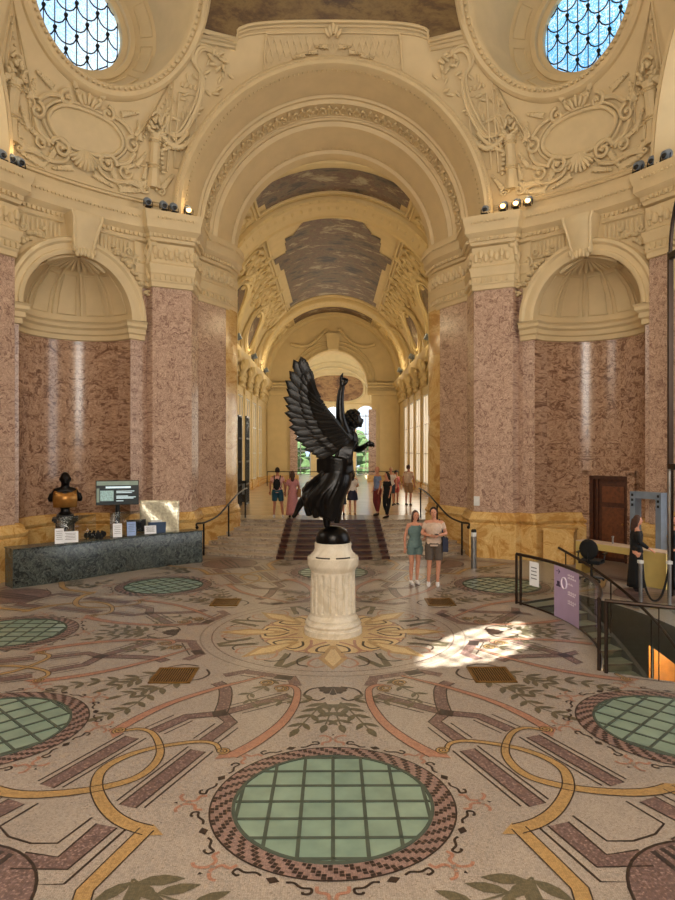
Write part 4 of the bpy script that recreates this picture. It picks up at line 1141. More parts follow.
# end wall with arch, pink marble jambs, and the lit room behind
ew = MB('hall_stucco', 'pink_marble', 'yellow_marble'); AR2, AZ2 = 2.6, 7.95; n = 40
for d_, rr in ((0, None),):
    ew.grid([[(-AR2*cos(PI*i/n), HY1, AZ2+AR2*sin(PI*i/n)) for i in range(n+1)], [(-5.05*cos(PI*i/n), HY1, 8.2+5.05*sin(PI*i/n)) for i in range(n+1)]])
for sg in (-1, 1):
    ew.mat('hall_stucco'); ew.add([(sg*2.9, HY1, HF), (sg*5.1, HY1, HF), (sg*5.1, HY1, 8.25), (sg*2.6, HY1, 8.25), (sg*2.6, HY1, 7.3), (sg*2.9, HY1, 7.3)], [(0, 1, 2, 3, 4, 5)])
    ew.mat('pink_marble'); ew.box((sg*2.95, HY1-.02, 3.65), (.55, .3, 5.0)); ew.mat('yellow_marble'); ew.box((sg*2.95, HY1-.04, .95), (.75, .45, .55)); ew.box((sg*4.1, HY1-.05, .95), (2.0, .12, .5))
    ew.mat('hall_stucco')
    ew.box((sg*4.2, HY1-.08, 3.9), (1.4, .06, 4.6))
    for z_, d_ in ((7.3, .2), (7.45, .12), (7.85, .3), (8.05, .5)): ew.box((sg*3.85, HY1-d_/2, z_), (2.55, d_, .16))
    for i in range(12): ew.box((sg*(2.7+.2*i), HY1-.14, 7.65), (.09, .1, .14))
for rr, hh, r_ in ((2.62, .06, .09), (2.95, .1, .07), (3.25, .05, .06)):
    ew.tube([(-rr*cos(PI*i/n), HY1-hh, AZ2+.05+rr*sin(PI*i/n)) for i in range(n+1)], r_, 6)
ew.grid([[(-AR2*cos(PI*i/n), y, AZ2+AR2*sin(PI*i/n)) for i in range(n+1)] for y in (HY1, HY1+1.6)])
for k_ in range(22):      # garland and keystone over the end arch
    for sg in (-1, 1):
        t = k_/21; ew.ell((sg*(.5+2.6*t), HY1-.15, 12.1-.6*sin(PI*t)*1.0-1.1*t), (.14, .12, .14), 6, 4)
ew.box((0, HY1-.2, 11.2), (.8, .4, 1.2), taper=1.3)
struct(ew, 'wall_gallery_end')
bk = MB('hall_stucco', 'hall_floor', 'yellow_marble'); BY = 51.0
WX = ((-3.05, .95), (0, .85), (3.1, .95))
xs = [-7]
for c_, h_ in WX: xs += [c_-h_, c_+h_]
xs.append(7)
for a_, b2 in ((xs[0], xs[1]), (xs[2], xs[3]), (xs[4], xs[5]), (xs[6], xs[7])):
    bk.mat('hall_stucco'); bk.add([(a_, BY, HF), (b2, BY, HF), (b2, BY, 6.3), (a_, BY, 6.3)], [(0, 1, 2, 3)])
for c_, h_ in WX:
    bk.grid([[(c_-h_*cos(PI*i/16), BY, 6.3+h_*sin(PI*i/16)) for i in range(17)], [(c_-h_*cos(PI*i/16) if False else c_-h_+2*h_*i/16, BY, 7.5) for i in range(17)]])
for a_, b2 in ((xs[0], xs[1]), (xs[2], xs[3]), (xs[4], xs[5]), (xs[6], xs[7])):
    bk.add([(a_, BY, 6.3), (b2, BY, 6.3), (b2, BY, 7.5), (a_, BY, 7.5)], [(0, 1, 2, 3)])
for sg in (-1, 1): bk.add([(sg*6, HY1, HF), (sg*6, BY, HF), (sg*6, BY, 8), (sg*6, HY1, 8)], [(0, 1, 2, 3)])
CV = [(51.0, 7.4), (51.0, 7.9), (50.9, 8.8), (50.6, 9.8), (50.0, 10.9), (48.8, 12.0), (46.5, 12.8), (42, 13.2), (38.3, 13.3)]
CVs = cr(CV, 6)
bk.mat('hall_stucco'); bk.grid([[(6.2*q/8, y-.035*(q*6.2/8)**2*(1 if z > 7.5 else 0), z) for q in range(-8, 9)] for y, z in CVs])
struct(bk, 'wall_garden_room')
def cove(x, z, off=.05):
    for (y0, z0), (y1, z1) in zip(CVs, CVs[1:]):
        if z0 <= z <= z1 and z1 > z0: y = y0+(y1-y0)*(z-z0)/(z1-z0); break
    else: y = 50
    return Vector((x, y-.035*x*x-off, z))
pc = MB('painting_far'); nr = 48; ring_ = []
for i in range(nr):
    a_ = 2*PI*i/nr; ca, sa = cos(a_), sin(a_); ring_.append((2.5*math.copysign(abs(ca)**.75, ca), 1.2*math.copysign(abs(sa)**.75, sa)))
pc.grid([[cove(x*q+.3, 8.85+z*q) for x, z in ring_] for q in (.02, .35, .7, 1)], closed=True); tag(pc.build('ceiling_painting'), 'brown oval painting on the cove seen through the far arch behind the statue', 'painting')
fe = MB('hall_stucco'); fe.tube([cove(x*1.05+.3, 8.85+z*1.08, .08) for x, z in ring_], .10, 5, closed=True)
for rr in (3.6, 4.1): fe.tube([cove(rr*cos(PI*i/30), 7.6+(rr*.86)*sin(PI*i/30), .1) for i in range(31)], .12, 6)
trim(fe)
for i, (c_, h_) in enumerate(WX):
    wn += 1; g = MB('door_glass'); g.add([(c_-h_, BY+.15, HF), (c_+h_, BY+.15, HF)]+[(c_+h_*cos(PI*k_/16), BY+.15, 6.3+h_*sin(PI*k_/16)) for k_ in range(17)], [tuple(range(19))]); G = struct(g, 'window_%d' % wn)
    b = MB('steel')
    for x_ in (c_-h_+.05, c_, c_+h_-.05): b.box((x_, BY+.1, 3.6), (.07, .07, 5.8))
    for z_ in (.8, 1.4, 3.0, 4.6, 6.3): b.box((c_, BY+.1, z_), (2*h_, .07, .09))
    b.build('window_frame', G)
gd = MB('leaf_garden')
for i in range(140): gd.ell((random.uniform(-9, 12), random.uniform(58, 64), random.uniform(-.5, 4.6)), (random.uniform(.5, 1.1),)*3, 6, 4)
tag(gd.build('garden_foliage'), 'green garden foliage outside the far windows', 'foliage', kind='stuff')

# ------------------------------------------------------------------ side arches: glazed entrance on the right, closed walls elsewhere
gs = empty('glass_entrance_screen', (7.15, 0, 0), label='tall black-framed arched glass entrance screen at the right edge', cat='glass screen')
fr_ = MB('bronze_rail'); pn = MB('door_glass'); HY, AZs = 2.70, 7.3
for y_ in (-HY, -.85, .85, HY): fr_.box((0, y_, AZs/2 if abs(y_) > 1 else 4.6), (.10, .07, AZs if abs(y_) > 1 else 9.1))
for z_ in (2.75, 7.2): fr_.box((0, 0, z_), (.12, 2*HY, .12))
fr_.tube([(0, -HY*cos(PI*i/24), AZs+HY*.85*sin(PI*i/24)) for i in range(25)], .045, 6)
fr_.build('frame', gs)
pn.add([(0, -HY, .05), (0, HY, .05)]+[(0, HY*cos(PI*i/24), AZs+HY*.85*sin(PI*i/24)) for i in range(25)], [tuple(range(27))]); pn.build('glass_pane', gs)
pl = MB('steel'); pl.box((-.08, HY-.10, 1.35), (.04, .05, 2.7)); pl.build('silver_post', gs)
# terrace, and an added unseen roof that blocks the sun
po = MB('step_stone'); po.box((16, 0, -.06), (12, 14, .1)); struct(po, 'floor_terrace')
po = MB('stucco'); po.box((16, 0, 15.2), (14, 16, .2)); struct(po, 'ceiling_sun_block')
DB = {2: 16.0, 3: 11.6}          # distance of the closing wall of the rear and left arches
def blind(k, nm):
    b = MB('stucco'); D_ = DB[k]
    b.add([arch_rot(x, D_+.05, z, k) for x, z in [(-3.8, 0), (3.8, 0)]+[(3.8*cos(PI*i/24), 9.8+3.8*sin(PI*i/24)) for i in range(25)]], [tuple(range(27))])
    if D_ > 12: b.grid([[arch_rot(x, y, z, k) for x, z in [(-3.6, 0)]+[(-3.6*cos(PI*i/24), 9.8+3.6*sin(PI*i/24)) for i in range(25)]+[(3.6, 0)]] for y in (11.3, D_+.05)]); b.add([arch_rot(x, y, 0, k) for x, y in ((-3.6, 11), (3.6, 11), (3.6, 16), (-3.6, 16))], [(0, 1, 2, 3)])
    struct(b, nm)
blind(2, 'wall_rear'); blind(3, 'wall_left')
n_door = 0
for k in (2, 3):
    n_door += 1
    f = MB('wood_dark', 'wood_light'); 
    def bx_(cx, cz, w_, h_, dy, th):
        f.add([arch_rot(cx+a*w_/2, DB[k]-dy-b*th, cz+c*h_/2, k) for a, b, c in ((-1, 0, -1), (1, 0, -1), (1, 1, -1), (-1, 1, -1), (-1, 0, 1), (1, 0, 1), (1, 1, 1), (-1, 1, 1))],
              [(0, 1, 2, 3), (4, 5, 6, 7), (0, 1, 5, 4), (1, 2, 6, 5), (2, 3, 7, 6), (3, 0, 4, 7)])
    bx_(0, 2.2, 4.6, 4.4, 0, .12)
    f.mat('wood_light')
    for x_ in (-1.1, 1.1):
        for z_ in (.8, 2.2, 3.6): bx_(x_, z_, 1.5, 1.1, .12, .05)
    struct(f, 'door_%d' % n_door)
for k in (2, 3):   # tall unseen fanlight above each of those doors, its pane glowing by itself
    wn += 1; g = MB('glow_pane')
    g.add([arch_rot(x, DB[k], z, k) for x, z in [(-2.9, 4.9), (2.9, 4.9)]+[(2.9*cos(PI*i/20), 9.6+2.9*sin(PI*i/20)) for i in range(21)]], [tuple(range(23))])
    G = struct(g, 'window_%d' % wn)
    b = MB('bronze_rail')
    for x_ in (-2.9, -1.45, 0, 1.45, 2.9): b.tube([arch_rot(x_, DB[k]-.1, 4.9, k), arch_rot(x_, DB[k]-.1, 9.6+sqrt(max(0, 2.9**2-x_*x_)), k)], .05, 5)
    for z_ in (4.9, 6.5, 8.1, 9.6): b.tube([arch_rot(-2.9, DB[k]-.1, z_, k), arch_rot(2.9, DB[k]-.1, z_, k)], .05, 5)
    b.build('window_frame', G)

# ------------------------------------------------------------------ wooden door in the right niche
n_door += 1
dl = NF(1, 1, .0, 1.22, 0)[:2]
def DL(s, dep, z):
    az = R(47.3); return (dl[0]+s*cos(az)+dep*sin(az), dl[1]-s*sin(az)+dep*cos(az), z)
def dbox(mb, s, z, w_, h_, d0, d1):
    mb.add([DL(s+a*w_/2, d0 if b < 0 else d1, z+c*h_/2) for a, b, c in ((-1, -1, -1), (1, -1, -1), (1, 1, -1), (-1, 1, -1), (-1, -1, 1), (1, -1, 1), (1, 1, 1), (-1, 1, 1))],
           [(0, 1, 2, 3), (4, 5, 6, 7), (0, 1, 5, 4), (1, 2, 6, 5), (2, 3, 7, 6), (3, 0, 4, 7)])
d1 = MB('wood_dark', 'wood_light'); dbox(d1, 0, 1.17, 1.0, 2.34, .20, .26)
DR = struct(d1, 'door_%d' % n_door)
d2 = MB('wood_light')
for s_, z_, w_, h_ in ((.08, .95, .62, 1.1), (.08, 1.86, .62, .45), (.08, .22, .62, .22)): dbox(d2, s_, z_, w_, h_, .17, .21); 
d2.build('door_panel', DR); d2 = MB('wood_dark')
for s_ in (-.5, .5): dbox(d2, s_, 1.17, .10, 2.34, .08, .26)
dbox(d2, -.36, 1.17, .05, 2.3, .14, .22)
dbox(d2, 0, 2.33, 1.1, .10, .08, .26); d2.build('door_frame', DR)
d2 = MB('gilt_bronze'); d2.ell(DL(.36, .13, 1.05), (.03, .03, .03)); d2.build('door_handle', DR)
d3 = MB('dark_pink_marble')
for s_ in (-.64, .64): dbox(d3, s_, 1.25, .2, 2.5, .02, .5)
dbox(d3, 0, 2.46, 1.48, .16, .02, .5)
trim(d3)
cb = MB('yellow_marble'); 
for o_ in ((6.28, 6.98),): 
    az = R(42)
    cb.box((o_[0], o_[1], .45), (.80, .5, .90), -R(30)); cb.box((o_[0], o_[1], .92), (.86, .55, .05), -R(30))
struct(cb, 'trim_%d' % (n_trim+1)); n_trim += 1

# ------------------------------------------------------------------ statue and pedestal
pd = empty('fluted_pedestal', (0, 0, 0), label='round fluted cream stone pedestal under the bronze statue', cat='pedestal')
b = MB('pedestal_stone'); b.lathe([(.0, 0), (.49, 0), (.49, .09), (.47, .10), (.46, .13), (.475, .17), (.46, .21), (.43, .23), (.43, .26), (.40, .30), (.385, .33)], n=48); b.build('base', pd)
fl_ = lambda a, z: 1-.085*max(0, -cos(20*a))**.7*(1 if .38 < z < 1.0 else 0)
b = MB('pedestal_stone'); b.lathe([(.385, .32), (.385, .37), (.385, .39), (.383, .5), (.38, .75), (.376, .98), (.376, 1.01), (.376, 1.06)], n=240, mod=fl_); b.build('shaft', pd, ang=50)
b = MB('pedestal_stone'); b.lathe([(.376, 1.05), (.39, 1.08), (.40, 1.10), (.43, 1.14), (.435, 1.18), (.435, 1.28), (.42, 1.30), (.30, 1.31)], n=48); b.build('capital', pd)
b = MB('pedestal_stone'); b.lathe([(.39, 1.29), (.38, 1.33), (.34, 1.37), (.31, 1.42), (.315, 1.50), (.31, 1.53), (.2, 1.535)], n=48); b.build('plinth', pd)
b = MB('edge_shade_plate')
for sg in (-1, 1):
    b.grid([[(.41*sin(a_), -.41*cos(a_), z) for a_ in [sg*(.12+.65*i/10) for i in range(11)]] for z in (1.285, 1.325)])
tag(b.build('nameplate', pd), 'dark plates let into the top of the pedestal')

stt = empty('winged_statue', (0, 0, 1.53), label='dark bronze winged statue raising one arm on the central pedestal', cat='statue')
b = MB('bronze'); b.lathe([(.0, 0), (.29, 0), (.30, .05), (.285, .12), (.27, .16), (.22, .22), (.1, .27), (.02, .28)], n=32)
b.build('globe_base', stt)
def P(px, py, y=0): return Vector(((px-333)/58.7, y, 3.1-(py-450)/58.7-1.53))
bd = MB('bronze')
T_ = lambda pts, r, n=10: bd.tube(cr([tuple(p) for p in pts], 4), [r[min(len(r)-1, int(i/4))]+(r[min(len(r)-1, int(i/4)+1)]-r[min(len(r)-1, int(i/4))])*(i % 4)/4 for i in range((len(pts)-1)*4+1)], n)
# torso, neck, head
T_([P(338, 476), P(341, 464), P(344, 452), P(348, 440), P(349, 432)], [.19, .16, .14, .19, .13])
bd.ell(P(347, 444, -.10), (.12, .10, .11)); bd.ell(P(352, 443, .05), (.11, .10, .11)); bd.ell(P(338, 472, 0), (.25, .20, .2))
T_([P(349, 434), P(351, 428)], [.085, .08])
HD = P(354, 420); bd.ell(HD, (.125, .115, .15), 14, 10); bd.ell(HD+Vector((.10, 0, -.03)), (.06, .05, .07)); bd.ell(HD+Vector((.148, 0, -.01)), (.025, .02, .035)); bd.ell(HD+Vector((.11, 0, -.10)), (.035, .05, .03))
# raised arm with hand (fingers added below)
T_([P(346, 434, -.12), P(341, 420, -.16), P(340, 405, -.14), P(341, 392, -.12), P(342.5, 387, -.11)], [.095, .085, .07, .055, .045])
hc = P(342.5, 384, -.11); bd.ell(hc, (.06, .035, .075))
for i in range(4):
    f0 = hc+Vector((-.04+.027*i, 0, .05)); L = (.10, .13, .06, .05)[i]
    bd.tube([f0, f0+Vector((.005, -.01, L*.5)), f0+Vector((.02, -.03 if i < 2 else -.07, L*(1 if i < 2 else .6)))], [.02, .018, .013], 7)
bd.tube([hc+Vector((.05, 0, -.01)), hc+Vector((.085, -.01, .04)), hc+Vector((.09, -.02, .08))], [.022, .018, .013], 7)
# forward arm
T_([P(350, 438, .14), P(354, 447, .12), P(360, 449, .02), P(366, 445, -.08)], [.09, .075, .055, .045])
hf2 = P(368, 444, -.10); bd.ell(hf2, (.05, .035, .045))
for i in range(4):
    f0 = hf2+Vector((.03, 0, .03-.02*i)); bd.tube([f0, f0+Vector((.05, -.01, -.005)), f0+Vector((.07, -.03, -.03))], [.016, .014, .011], 6)
bd.tube([hf2+Vector((0, 0, .03)), hf2+Vector((.03, 0, .07))], [.017, .012], 6)
# standing leg, trailing leg with foot
T_([P(336, 480), P(330, 500, -.02), P(327, 515, 0), P(327, 527, 0)], [.20, .13, .085, .055])
bd.ell(P(330, 530, -.03), (.13, .05, .04)); 
T_([P(330, 482, .06), P(318, 496, .10), P(309, 497, .1), P(301, 503, .12), P(297, 511, .12)], [.18, .13, .10, .07, .045])
T_([P(297, 510, .12), P(295, 515, .12), P(292, 518, .12)], [.045, .04, .03])
FG = voxel(bd, .014, 'figure', stt, smooth=2)
hr = MB('bronze')
for i in range(46):
    a_ = i*2.4; z_ = 1-2*(i+.5)/46; r_ = sqrt(1-z_*z_)
    if z_ < -.55 or (cos(a_)*r_ > .55 and z_ < .5): continue
    hr.ell(HD+Vector((r_*cos(a_)*.12-.02, r_*sin(a_)*.12, z_*.14+.02)), (.045, .045, .04), 6, 4)
hr.ell(HD+Vector((-.13, 0, -.01)), (.08, .08, .08)); hr.build('hair', stt)
# drapery: folds swept from waist and blown back round the legs
dr = MB('bronze')
random.seed(3)
for i in range(30):
    ph = 2*PI*i/30; cx, cy = cos(ph), sin(ph)
    top = P(340+8*cx, 466+3*cx, .17*cy)
    m1 = P(334+13*cx, 482, .24*cy); m2 = P(326+14*cx-(4 if cx < 0 else 0), 499+2*sin(i*1.9), .26*cy); bt = P(325+(13*cx if cx > 0 else 17*cx), 514+5*sin(i*2.3)+(4*cx), .2*cy)
    pts = cr([tuple(top), tuple(m1), tuple(m2), tuple(bt)], 5); k_ = len(pts)
    dr.tube(pts, [.055+.03*sin(PI*j/(k_-1)) for j in range(k_)], 7)
for q in range(4): dr.ell(P(338-3*q, 474+8*q), (.21, .2, .16), 12, 8)
for q in range(9):     # flying edge to the left and sash round the waist
    a_ = q/8; pts = cr([tuple(P(335, 470+2*q, -.12+.03*q)), tuple(P(322-q*.3, 474+2.2*q, -.14+.04*q)), tuple(P(309, 484+2.6*q, -.08+.03*q)), tuple(P(303+.5*q, 494+1.2*q, .0+.02*q))], 5)
    dr.tube(pts, [.05-.0015*j for j in range(len(pts))], 7)
for q in range(5):
    pts = cr([tuple(P(352, 462+2*q, -.1)), tuple(P(342, 460+3*q, -.22)), tuple(P(328, 458+3*q, -.18)), tuple(P(318, 461+2.5*q, 0))], 4); dr.tube(pts, .045, 7)
for q in range(4): dr.ell(P(350-q, 472+q*2, .1), (.08, .10, .08))
for q in range(9):
    a_ = q*.7; dr.ell(P(314+7*cos(a_), 494+9*sin(a_), .05+.12*sin(a_*2)), (.11, .12, .09), 8, 6)
for q in range(7):
    pts = cr([tuple(P(344+2*q, 436+q, -.12)), tuple(P(340+2*q, 450, -.20)), tuple(P(336+2.5*q, 464, -.20))], 4); dr.tube(pts, .028, 6)
voxel(dr, .016, 'drapery', stt, smooth=2)
sw = MB('bronze'); sw.tube([P(362, 446, -.06), P(374, 445.5, -.16)], [.022, .012], 8); sw.ell(P(371, 446, -.12), (.02, .06, .02)); sw.build('short_staff', stt)
# wings made of layered feathers
def wing(yo, ysp, shift, nm):
    w = MB('bronze_wing')
    arm = cr([tuple(P(349, 440, yo)), tuple(P(334, 422, yo*1.4+ysp*.3)), tuple(P(317, 398, yo*1.6+ysp*.7)), tuple(P(304+shift[0], 368+shift[1], yo*1.8+ysp))], 10)
    w.tube(arm[:24], [.10-.0032*i for i in range(24)], 8)
    tips = [(304, 363), (300, 360), (295, 363), (289, 374), (287, 383), (286, 391), (285, 399), (285, 407), (286, 414), (288, 421), (290, 428), (293, 434), (296, 440), (300, 445), (305, 450), (310, 454), (316, 457)]
    K = len(tips)
    for layer, (sc_, wd, nf) in enumerate(((1.0, .085, K), (.66, .07, K), (.42, .055, K))):
        for i, (tx, ty) in enumerate(tips):
            t = .72-i/(K-1)*.69; r_ = Vector(arm[min(len(arm)-1, int(t*(len(arm)-1)))])
            tip = P(tx+shift[0]+(2.0 if i % 2 else 0), ty+shift[1], yo*1.8+ysp*(1-.6*i/K))
            tip = r_.lerp(tip, sc_); dv = tip-r_; L = dv.length
            if L < .02: continue
            dn = dv.normalized(); side = Vector((dn.z, 0, -dn.x)); up = Vector((0, 1, 0))*(1 if yo > 0 else -1)
            rows = []
            for q in range(9):
                u = q/8; ww = wd*(1.0 if u < .75 else sqrt(max(0, 1-((u-.75)/.25)**2))*.98+.02)*(.75+.25*u)
                c = r_+dv*u+side*(-.10*L*sin(PI*u)*.35)+up*(.030*layer+.008*(i % 2)+.03*sin(PI*u))
                rows.append([c-side*ww, c+up*.022, c+side*ww, c-up*.014])
            w.grid(rows, closed=True)
            w.add([rows[0][0], rows[0][1], rows[0][2], rows[0][3]], [(0, 1, 2, 3)])
    w.build(nm, stt, ang=40)
wing(-.10, -.28, (0, 0), 'wing'); wing(.14, .42, (3, 1), 'wing')

# ------------------------------------------------------------------ green marble counter and what stands on it
C0, C1 = Vector((-7.15, 3.55)), Vector((-3.60, 7.0))
def CT(t, o): # along the front, offset away from the camera side
    d = (C1-C0); nrm = Vector((-d.y, d.x)).normalized(); p = C0+d*t+nrm*(o+.16*sin(2*PI*t)*-.5+.10*sin(PI*t)); return (p.x, p.y)
ct = empty('reception_counter', (C0.x, C0.y, 0), label='long curved dark green marble counter along the left wall', cat='counter')
def local(mb, org):
    mb.v = [(x-org[0], y-org[1], z-org[2]) for x, y, z in mb.v]; return mb
b = MB('green_marble'); ts = [i/24 for i in range(25)]
sec = [(0.02, 0), (0.0, .05), (0.0, .84), (.01, .86), (.50, .86), (.50, .0)]
b.grid([[CT(t, o)+(z,) for o, z in sec] for t in ts], flip=True)
b.add([CT(0, o)+(z,) for o, z in sec], [tuple(range(6))]); b.add([CT(1, o)+(z,) for o, z in sec], [tuple(range(5, -1, -1))])
local(b, ct.location).build('body', ct)
b = MB('green_marble'); b.grid([[CT(t, o)+(z,) for o, z in ((-.02, .855), (-.02, .885), (.56, .885), (.56, .855))] for t in ts], flip=True)
b.add([CT(1, o)+(z,) for o, z in ((-.02, .855), (-.02, .885), (.56, .885), (.56, .855))], [(0, 1, 2, 3)]); b.add([CT(0, o)+(z,) for o, z in ((-.02, .855), (-.02, .885), (.56, .885), (.56, .855))], [(0, 1, 2, 3)])
local(b, ct.location).build('worktop', ct)
CA = atan2(C1.y-C0.y, C1.x-C0.x)
def at_px(px, z): # ground point on screen column px at depth z
    return ((px-333)/662*z, z-11.28)
TOPC = .885
def card(px, w_, h_, lb, m='paper', o=.09, tilt=.1):
    best = min(((abs(333+662*CT(t/200, o)[0]/(CT(t/200, o)[1]+11.28)-px), t/200) for t in range(201)))[1]
    x, y = CT(best, o); e = empty('sign_holder', (x, y, TOPC), CA-.35, label=lb, cat='sign', group='small signs on the counter')
    b = MB(m); b.add([(-w_/2, 0, .01), (w_/2, 0, .01), (w_/2, .05, h_), (-w_/2, .05, h_), (-w_/2, .012, .01), (w_/2, .012, .01), (w_/2, .062, h_), (-w_/2, .062, h_)], [(0, 1, 2, 3), (7, 6, 5, 4), (0, 4, 5, 1), (3, 2, 6, 7), (0, 3, 7, 4), (1, 5, 6, 2)]); b.build('sheet', e)
    b = MB('ink')
    for k_ in range(5):
        z = h_*(.82-.13*k_); ww = w_*(.62 if k_ % 2 else .72); y_ = .05*z/h_-.003
        b.add([(-ww/2, y_, z), (ww/2, y_, z), (ww/2, y_, z+.008), (-ww/2, y_, z+.008)], [(0, 1, 2, 3)])
    b.build('print', e)
    b = MB('acrylic'); b.box((0, .04, .004), (w_, .12, .008)); b.build('foot', e)
card(60, .20, .36, 'narrow white upright sign at the left of the counter, below the bust'); card(71.5, .34, .27, 'wide low white card just right of the narrow sign, below the bust')
card(118, .22, .35, 'white upright leaflet sign under the black screen'); card(132, .22, .36, 'pale blue upright leaflet sign right of the screen stand', 'paper_blue'); card(151, .30, .22, 'low white card in front of the blue box on the counter')
def thingat(px, o): 
    best = min(((abs(333+662*CT(t/200, o)[0]/(CT(t/200, o)[1]+11.28)-px), t/200) for t in range(201)))[1]; return CT(best, o)
x, y = thingat(157, .36); e = empty('storage_box', (x, y, TOPC), CA-.3, label='dark blue open box at the right end of the counter', cat='box')
b = MB('blue_box'); b.box((0, 0, .14), (.42, .26, .28), taper=1.05); b.build('body', e); b = MB('white_plastic'); b.box((-.02, 0, .30), (.30, .18, .06)); b.build('papers', e)
x, y = thingat(137, .40); e = empty('computer_monitor', (x, y, TOPC), CA-.2, label='black back of a computer monitor behind the leaflets', cat='monitor')
b = MB('black_plastic'); b.box((0, 0, .22), (.50, .04, .32)); b.build('display', e); b = MB('black_plastic'); b.box((0, .02, .05), (.06, .04, .1)); b.box((0, .02, .008), (.22, .16, .016)); b.build('stand', e)
x, y = thingat(160, .30); sh_ = MB('silver_sheet')
ang = CA-.75
rows = [[(x+(u-.5)*1.05*cos(ang)+.02*sin(u*9+v*7)*-sin(ang), y+(u-.5)*1.05*sin(ang)+.02*sin(u*9+v*7)*cos(ang), TOPC+v*.86*(1-.06*(u > .75)*((u*8) % 1))) for u in [i/16 for i in range(17)]] for v in [j/12 for j in range(13)]]
sh_.grid(rows); tag(sh_.build('crinkled_foil_screen', solid=.01), 'crinkled silvery cream reflective screen standing on the right end of the counter', 'screen')
for t0, t1, lb in ((.22, .42, 'clear acrylic guard panel on the counter before the bust'), (.50, .68, 'clear acrylic guard panel on the counter before the black screen')):
    g = MB('acrylic'); a_, b_2 = CT(t0, .31), CT(t1, .31); g.add([a_+(TOPC,), b_2+(TOPC,), b_2+(TOPC+.62,), a_+(TOPC+.62,)], [(0, 1, 2, 3)])
    tag(g.build('acrylic_guard', solid=.008), lb, 'guard panel')
x, y = thingat(97, .34); b = MB('fabric_black'); 
for k_ in range(8): b.ell((x+.06*(k_-4), y+.03*sin(k_*2), TOPC+.08+.04*sin(k_*3)), (.07, .06, .08), 6, 4)
for k_ in range(4): b.tube([(x+.1*(k_-2), y, TOPC+.1), (x+.1*(k_-2)+.05, y+.03, TOPC+.2)], [.02, .03], 5)
tag(b.build('telephone_set'), 'small black tangle of desk equipment on the counter between bust and screen', 'equipment')
# monitor on a pole
mx, my = at_px(118, 17.9); tv = empty('information_screen', (mx, my, 0), R(18), label='black information screen on a pole behind the counter', cat='screen')
b = MB('black_plastic'); b.box((0, 0, 1.95), (1.10, .05, .66)); b.build('housing', tv)
b = MB('screen_bg', 'screen_band', 'screen_text', 'screen_img')
def fr2(x0, x1, z0, z1, m, y_=-.027): b.mat(m); b.add([(x0, y_, z0), (x1, y_, z0), (x1, y_, z1), (x0, y_, z1)], [(0, 1, 2, 3)])
zc = 1.95; fr2(-.53, .53, zc-.31, zc+.31, 'screen_bg'); fr2(-.53, .53, zc+.20, zc+.31, 'screen_band', -.028); fr2(-.30, .34, zc+.12, zc+.17, 'screen_text', -.028); fr2(-.44, -.10, zc-.22, zc+.06, 'screen_img', -.028); fr2(-.53, -.46, zc-.25, zc+.12, 'screen_band', -.028)
for k_, (a_, z_) in enumerate(((.46, .03), (.40, -.01), (.30, -.10), (.50, -.13), (.44, -.16), (.18, -.23))): fr2(-.03, -.03+a_, zc+z_, zc+z_+.018, 'screen_text', -.028)
b.build('display', tv)
b = MB('black_metal'); b.tube([(0, .03, 0), (0, .03, 1.8)], .05, 10); b.box((0, .03, 1.25), (.12, .06, .8)); b.box((0, .03, .02), (.6, .5, .04)); b.build('stand', tv)
# bust on its stand
bx0, by0 = at_px(66, 16.9)
e = empty('bust_stand', (bx0, by0, .0), R(20), label='black moulded stand carrying the dark bust behind the counter', cat='stand')
b = MB('black_metal'); b.box((0, 0, .06), (.62, .62, .12)); b.box((0, 0, .7), (.44, .44, 1.2)); b.build('body', e); b = MB('black_metal'); b.box((0, 0, 1.35), (.60, .60, .07)); b.box((0, 0, 1.30), (.52, .52, .05)); b.box((0, 0, 1.42), (.40, .40, .08)); b.lathe([(.15, 1.46), (.17, 1.48), (.11, 1.54), (.10, 1.60), (.15, 1.64), (.05, 1.65)], n=20); b.build('cap', e)
e = empty('portrait_bust', (bx0, by0, 1.65), R(20), label='dark bust with bronze-coloured draped chest on a black stand behind the counter', cat='bust')
b = MB('bronze')
b.ell((0, 0, .72), (.125, .15, .175), 14, 10); b.ell((0, -.145, .70), (.025, .03, .04)); b.ell((0, -.12, .62), (.05, .04, .035)); b.ell((0, -.02, .60), (.10, .10, .09))
b.tube([(0, 0, .38), (0, 0, .62)], [.11, .10], 12); b.tube([(-.30, 0, .26), (-.22, 0, .37), (0, 0, .42), (.22, 0, .37), (.30, 0, .26)], [.08, .12, .13, .12, .08], 10)
for sg in (-1, 1): b.tube([(sg*.28, 0, .32), (sg*.34, 0, .2), (sg*.34, 0, .14)], [.10, .085, .05], 10); b.ell((sg*.125, 0, .71), (.02, .04, .05))
b.ell((0, 0, .2), (.28, .16, .24), 14, 8)
voxel(b, .016, 'head_and_shoulders', e)
b = MB('gilt_bronze')
for i in range(15):
    u = -1+2*i/14; b.tube(cr([(u*.24, -.06-.10*(1-u*u), .40-.06*(1-abs(u))), (u*.26, -.12-.09*(1-u*u), .22), (u*.25, -.08-.09*(1-u*u), .0)], 4), .034, 6)
for sg in (-1, 1): b.tube([(sg*.26, .08, .28), (sg*.25, -.02, .45), (sg*.2, -.13, .34)], [.05, .05, .05], 6)
b.ell((0, -.02, .18), (.25, .16, .2)); tag(voxel(b, .014, 'draped_tunic', e, smooth=1), 'golden brown drapery')

